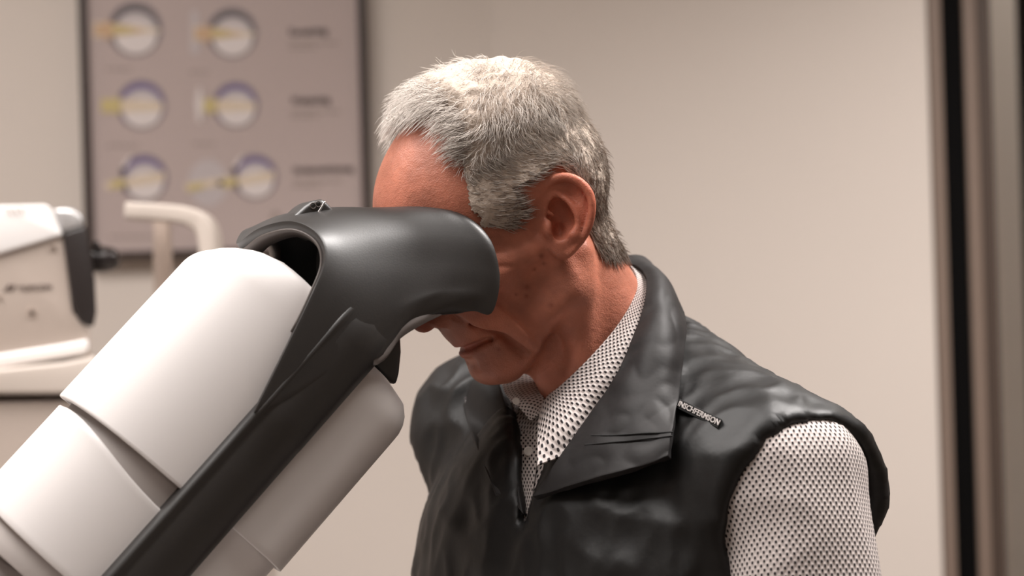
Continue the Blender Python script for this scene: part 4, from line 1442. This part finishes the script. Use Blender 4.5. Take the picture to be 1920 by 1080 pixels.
near_collar = [
    [(1156, 492, .058), (1206, 512, .022), (1213, 560, -.03), (1195, 625, -.06), (1160, 705, -.08), (1115, 772, -.088), (1060, 850, -.095), (1003, 934, -.095)],
    [(1182, 483, .066), (1232, 514, .012), (1238, 568, -.045), (1224, 635, -.08), (1195, 715, -.098), (1160, 780, -.112), (1120, 842, -.118), (1090, 908, -.122)],
    [(1202, 484, .070), (1252, 534, .018), (1262, 590, -.05), (1254, 650, -.084), (1236, 725, -.106), (1215, 785, -.125), (1195, 832, -.135), (1180, 883, -.145)],
    [(1216, 494, .072), (1268, 570, .030), (1281, 612, -.035), (1277, 665, -.074), (1270, 735, -.100), (1265, 790, -.128), (1259, 824, -.142), (1255, 858, -.150)],
]
nc = patch('vest_collar', near_collar, M_COLL, vest, 12, 0.006, 0.0, wr=0.006)
SC_ = PATCH['vest_collar']
for col in (67, 70):
    pts_ = SC_[6:, col] + (CAM - SC_[6:, col]) / np.linalg.norm(CAM - SC_[6:, col], axis=1)[:, None] * 0.0046
    link('stitch_seam', tube_mesh('stitch_seam', pts_, 0.0007, 6), M_VLIN, nc)
far_collar = [
    [(892, 692, .125), (872, 725, .105), (876, 785, ('v', .010)), (897, 850, ('v', .010)), (930, 930, ('v', .008))],
    [(908, 688, .095), (905, 728, .060), (918, 795, .030), (935, 860, -.018), (958, 938, -.062)],
    [(930, 700, .070), (942, 738, .038), (962, 800, -.010), (970, 876, -.045), (984, 966, -.078)],
]
fc = patch('vest_collar', far_collar, M_COLL, vest, 8, 0.006, 0.0, wr=0.003)
pip = [cloth_point(x, y, ('v', 0.004)) for x, y in ((873, 745), (880, 790), (892, 830), (905, 862), (925, 905), (940, 935))]
link('piping', tube_mesh('piping', catmull(pip, 4), 0.0013, 8), M_PIPE, vest)
zp = [cloth_point(x, y, ('v', 0.002)) for x, y in ((987, 992), (986, 1020), (985, 1050), (984, 1090))]
link('zipper', tube_mesh('zipper', catmull(zp, 4), 0.0022, 8), M_PIPE, vest)
zt_ = cloth_point(987, 984, ('v', 0.004))
link('zip_pull', poly_extrude('zip_pull', [zt_ + np.array(d_) for d_ in ((-.002, 0, .005), (.002, 0, .005), (.0025, 0, -.006), (-.0025, 0, -.006))], np.array([0, .0015, 0]), 0.0006, 2), M_PIPE, vest)
# chest pocket seam and woven name strip
sm_ = [cloth_point(x, y, ('v', 0.0015)) for x, y in ((1268, 778), (1300, 800), (1330, 822), (1360, 842), (1388, 856))]
link('pocket_seam', tube_mesh('pocket_seam', catmull(sm_, 4), 0.0022, 8), M_VLIN, vest)
la = cloth_point(1270, 760, ('v', 0.016)); lb = cloth_point(1346, 797, ('v', 0.010))
xd_ = lb - la; nrm_ = CAM - (la + lb) / 2; zd_ = np.cross(nrm_, xd_)
xd_n = xd_ / np.linalg.norm(xd_); zd_n = zd_ / np.linalg.norm(zd_); nn_ = nrm_ / np.linalg.norm(nrm_)
st = [la - xd_n * .001 - zd_n * .0022, lb + xd_n * .0015 - zd_n * .0022, lb + xd_n * .0015 + zd_n * .0052, la - xd_n * .001 + zd_n * .0052]
tagm = link('name_strip', poly_extrude('name_strip', [p_ - nn_ * .0006 for p_ in st], -nn_ * 0.012, 0.0004, 1), M_VLIN, vest, smooth=False)
text_obj('lettering', 'INSCHFERMSON', 0.0058, la, xd_, zd_, mat('white_print', lin(205, 198, 195), 0.6), tagm, width=float(np.linalg.norm(xd_)), bold=0.00012)

# shirt collar
leaf = [
    [(1150, 493, .060), (1184, 503, .034), (1193, 546, -.004), (1162, 606, ('b', .006)), (1106, 672, ('b', .006)), (1052, 724, ('b', .006)), (1024, 748, ('b', .007)), (1010, 790, -.040)],
    [(1164, 489, .068), (1203, 511, .036), (1210, 554, -.016), (1188, 622, -.052), (1140, 692, -.066), (1088, 752, -.072), (1045, 800, -.082), (1008, 835, -.084)],
    [(1176, 489, .072), (1218, 524, .038), (1224, 564, -.018), (1210, 640, -.052), (1170, 712, -.068), (1122, 782, -.074), (1068, 846, -.089), (1007, 874, -.104)],
]
M_LEAF = M_SHIRT
lf = patch('shirt_collar', leaf, M_LEAF, shirt, 8, 0.0022, 0.0, weave=True)
stand = [
    [(1128, 505, .095), (1150, 494, .085), (1178, 505, .050), (1192, 540, .010)],
    [(1128, 560, .080), (1150, 552, .080), (1172, 562, .050), (1180, 590, .008)],
]
patch('collar_stand', stand, M_SHIRT, shirt, 6, 0.002, 0.0, weave=True)
far_leaf = [
    [(1000, 700, .055), (1004, 724, .020), (1020, 748, -.012), (1014, 775, -.030)],
    [(968, 704, .050), (972, 730, .020), (990, 752, -.012), (1004, 782, -.028)],
    [(940, 718, .045), (950, 742, .022), (972, 762, -.002), (996, 790, -.024)],
]
patch('shirt_collar', far_leaf, M_SHIRT, shirt, 6, 0.002, 0.0, weave=True)
pk = [[(x0, y_, ('s', .009)), (x1, y_, ('s', .009))] for (x0, x1, y_) in ((972, 1012, 790), (970, 1010, 830), (972, 1006, 870), (978, 1000, 915), (984, 996, 960))]
patch('placket', pk, M_SHIRT, shirt, 6, 0.0015, 0.0, weave=True)
M_BTN = mat('pearl_button', lin(226, 220, 214), 0.25)


def button(px, py, how, rpx):
    c = cloth_point(px, py, how); r_ = px_len(rpx, c[1])
    n_ = (CAM - c) / np.linalg.norm(CAM - c); e_ = np.cross(n_, UZ); e_ /= np.linalg.norm(e_); g_ = np.cross(n_, e_)
    V_, F_ = [], []
    for rr, hh in ((1.0, -0.002), (1.0, 0.0006), (0.85, 0.0012), (0.65, 0.0006), (0.01, 0.0005)):
        for k in range(18):
            t = 2 * math.pi * k / 18
            V_.append(c + n_ * hh + r_ * rr * (math.cos(t) * e_ + math.sin(t) * g_))
    for i in range(4):
        for k in range(18):
            F_.append((i * 18 + k, i * 18 + (k + 1) % 18, (i + 1) * 18 + (k + 1) % 18, (i + 1) * 18 + k))
    return link('button', mesh_np('button', V_, F_), M_BTN, shirt)


button(991, 846, ('s', .013), 9)
button(968, 752, -0.014, 7)
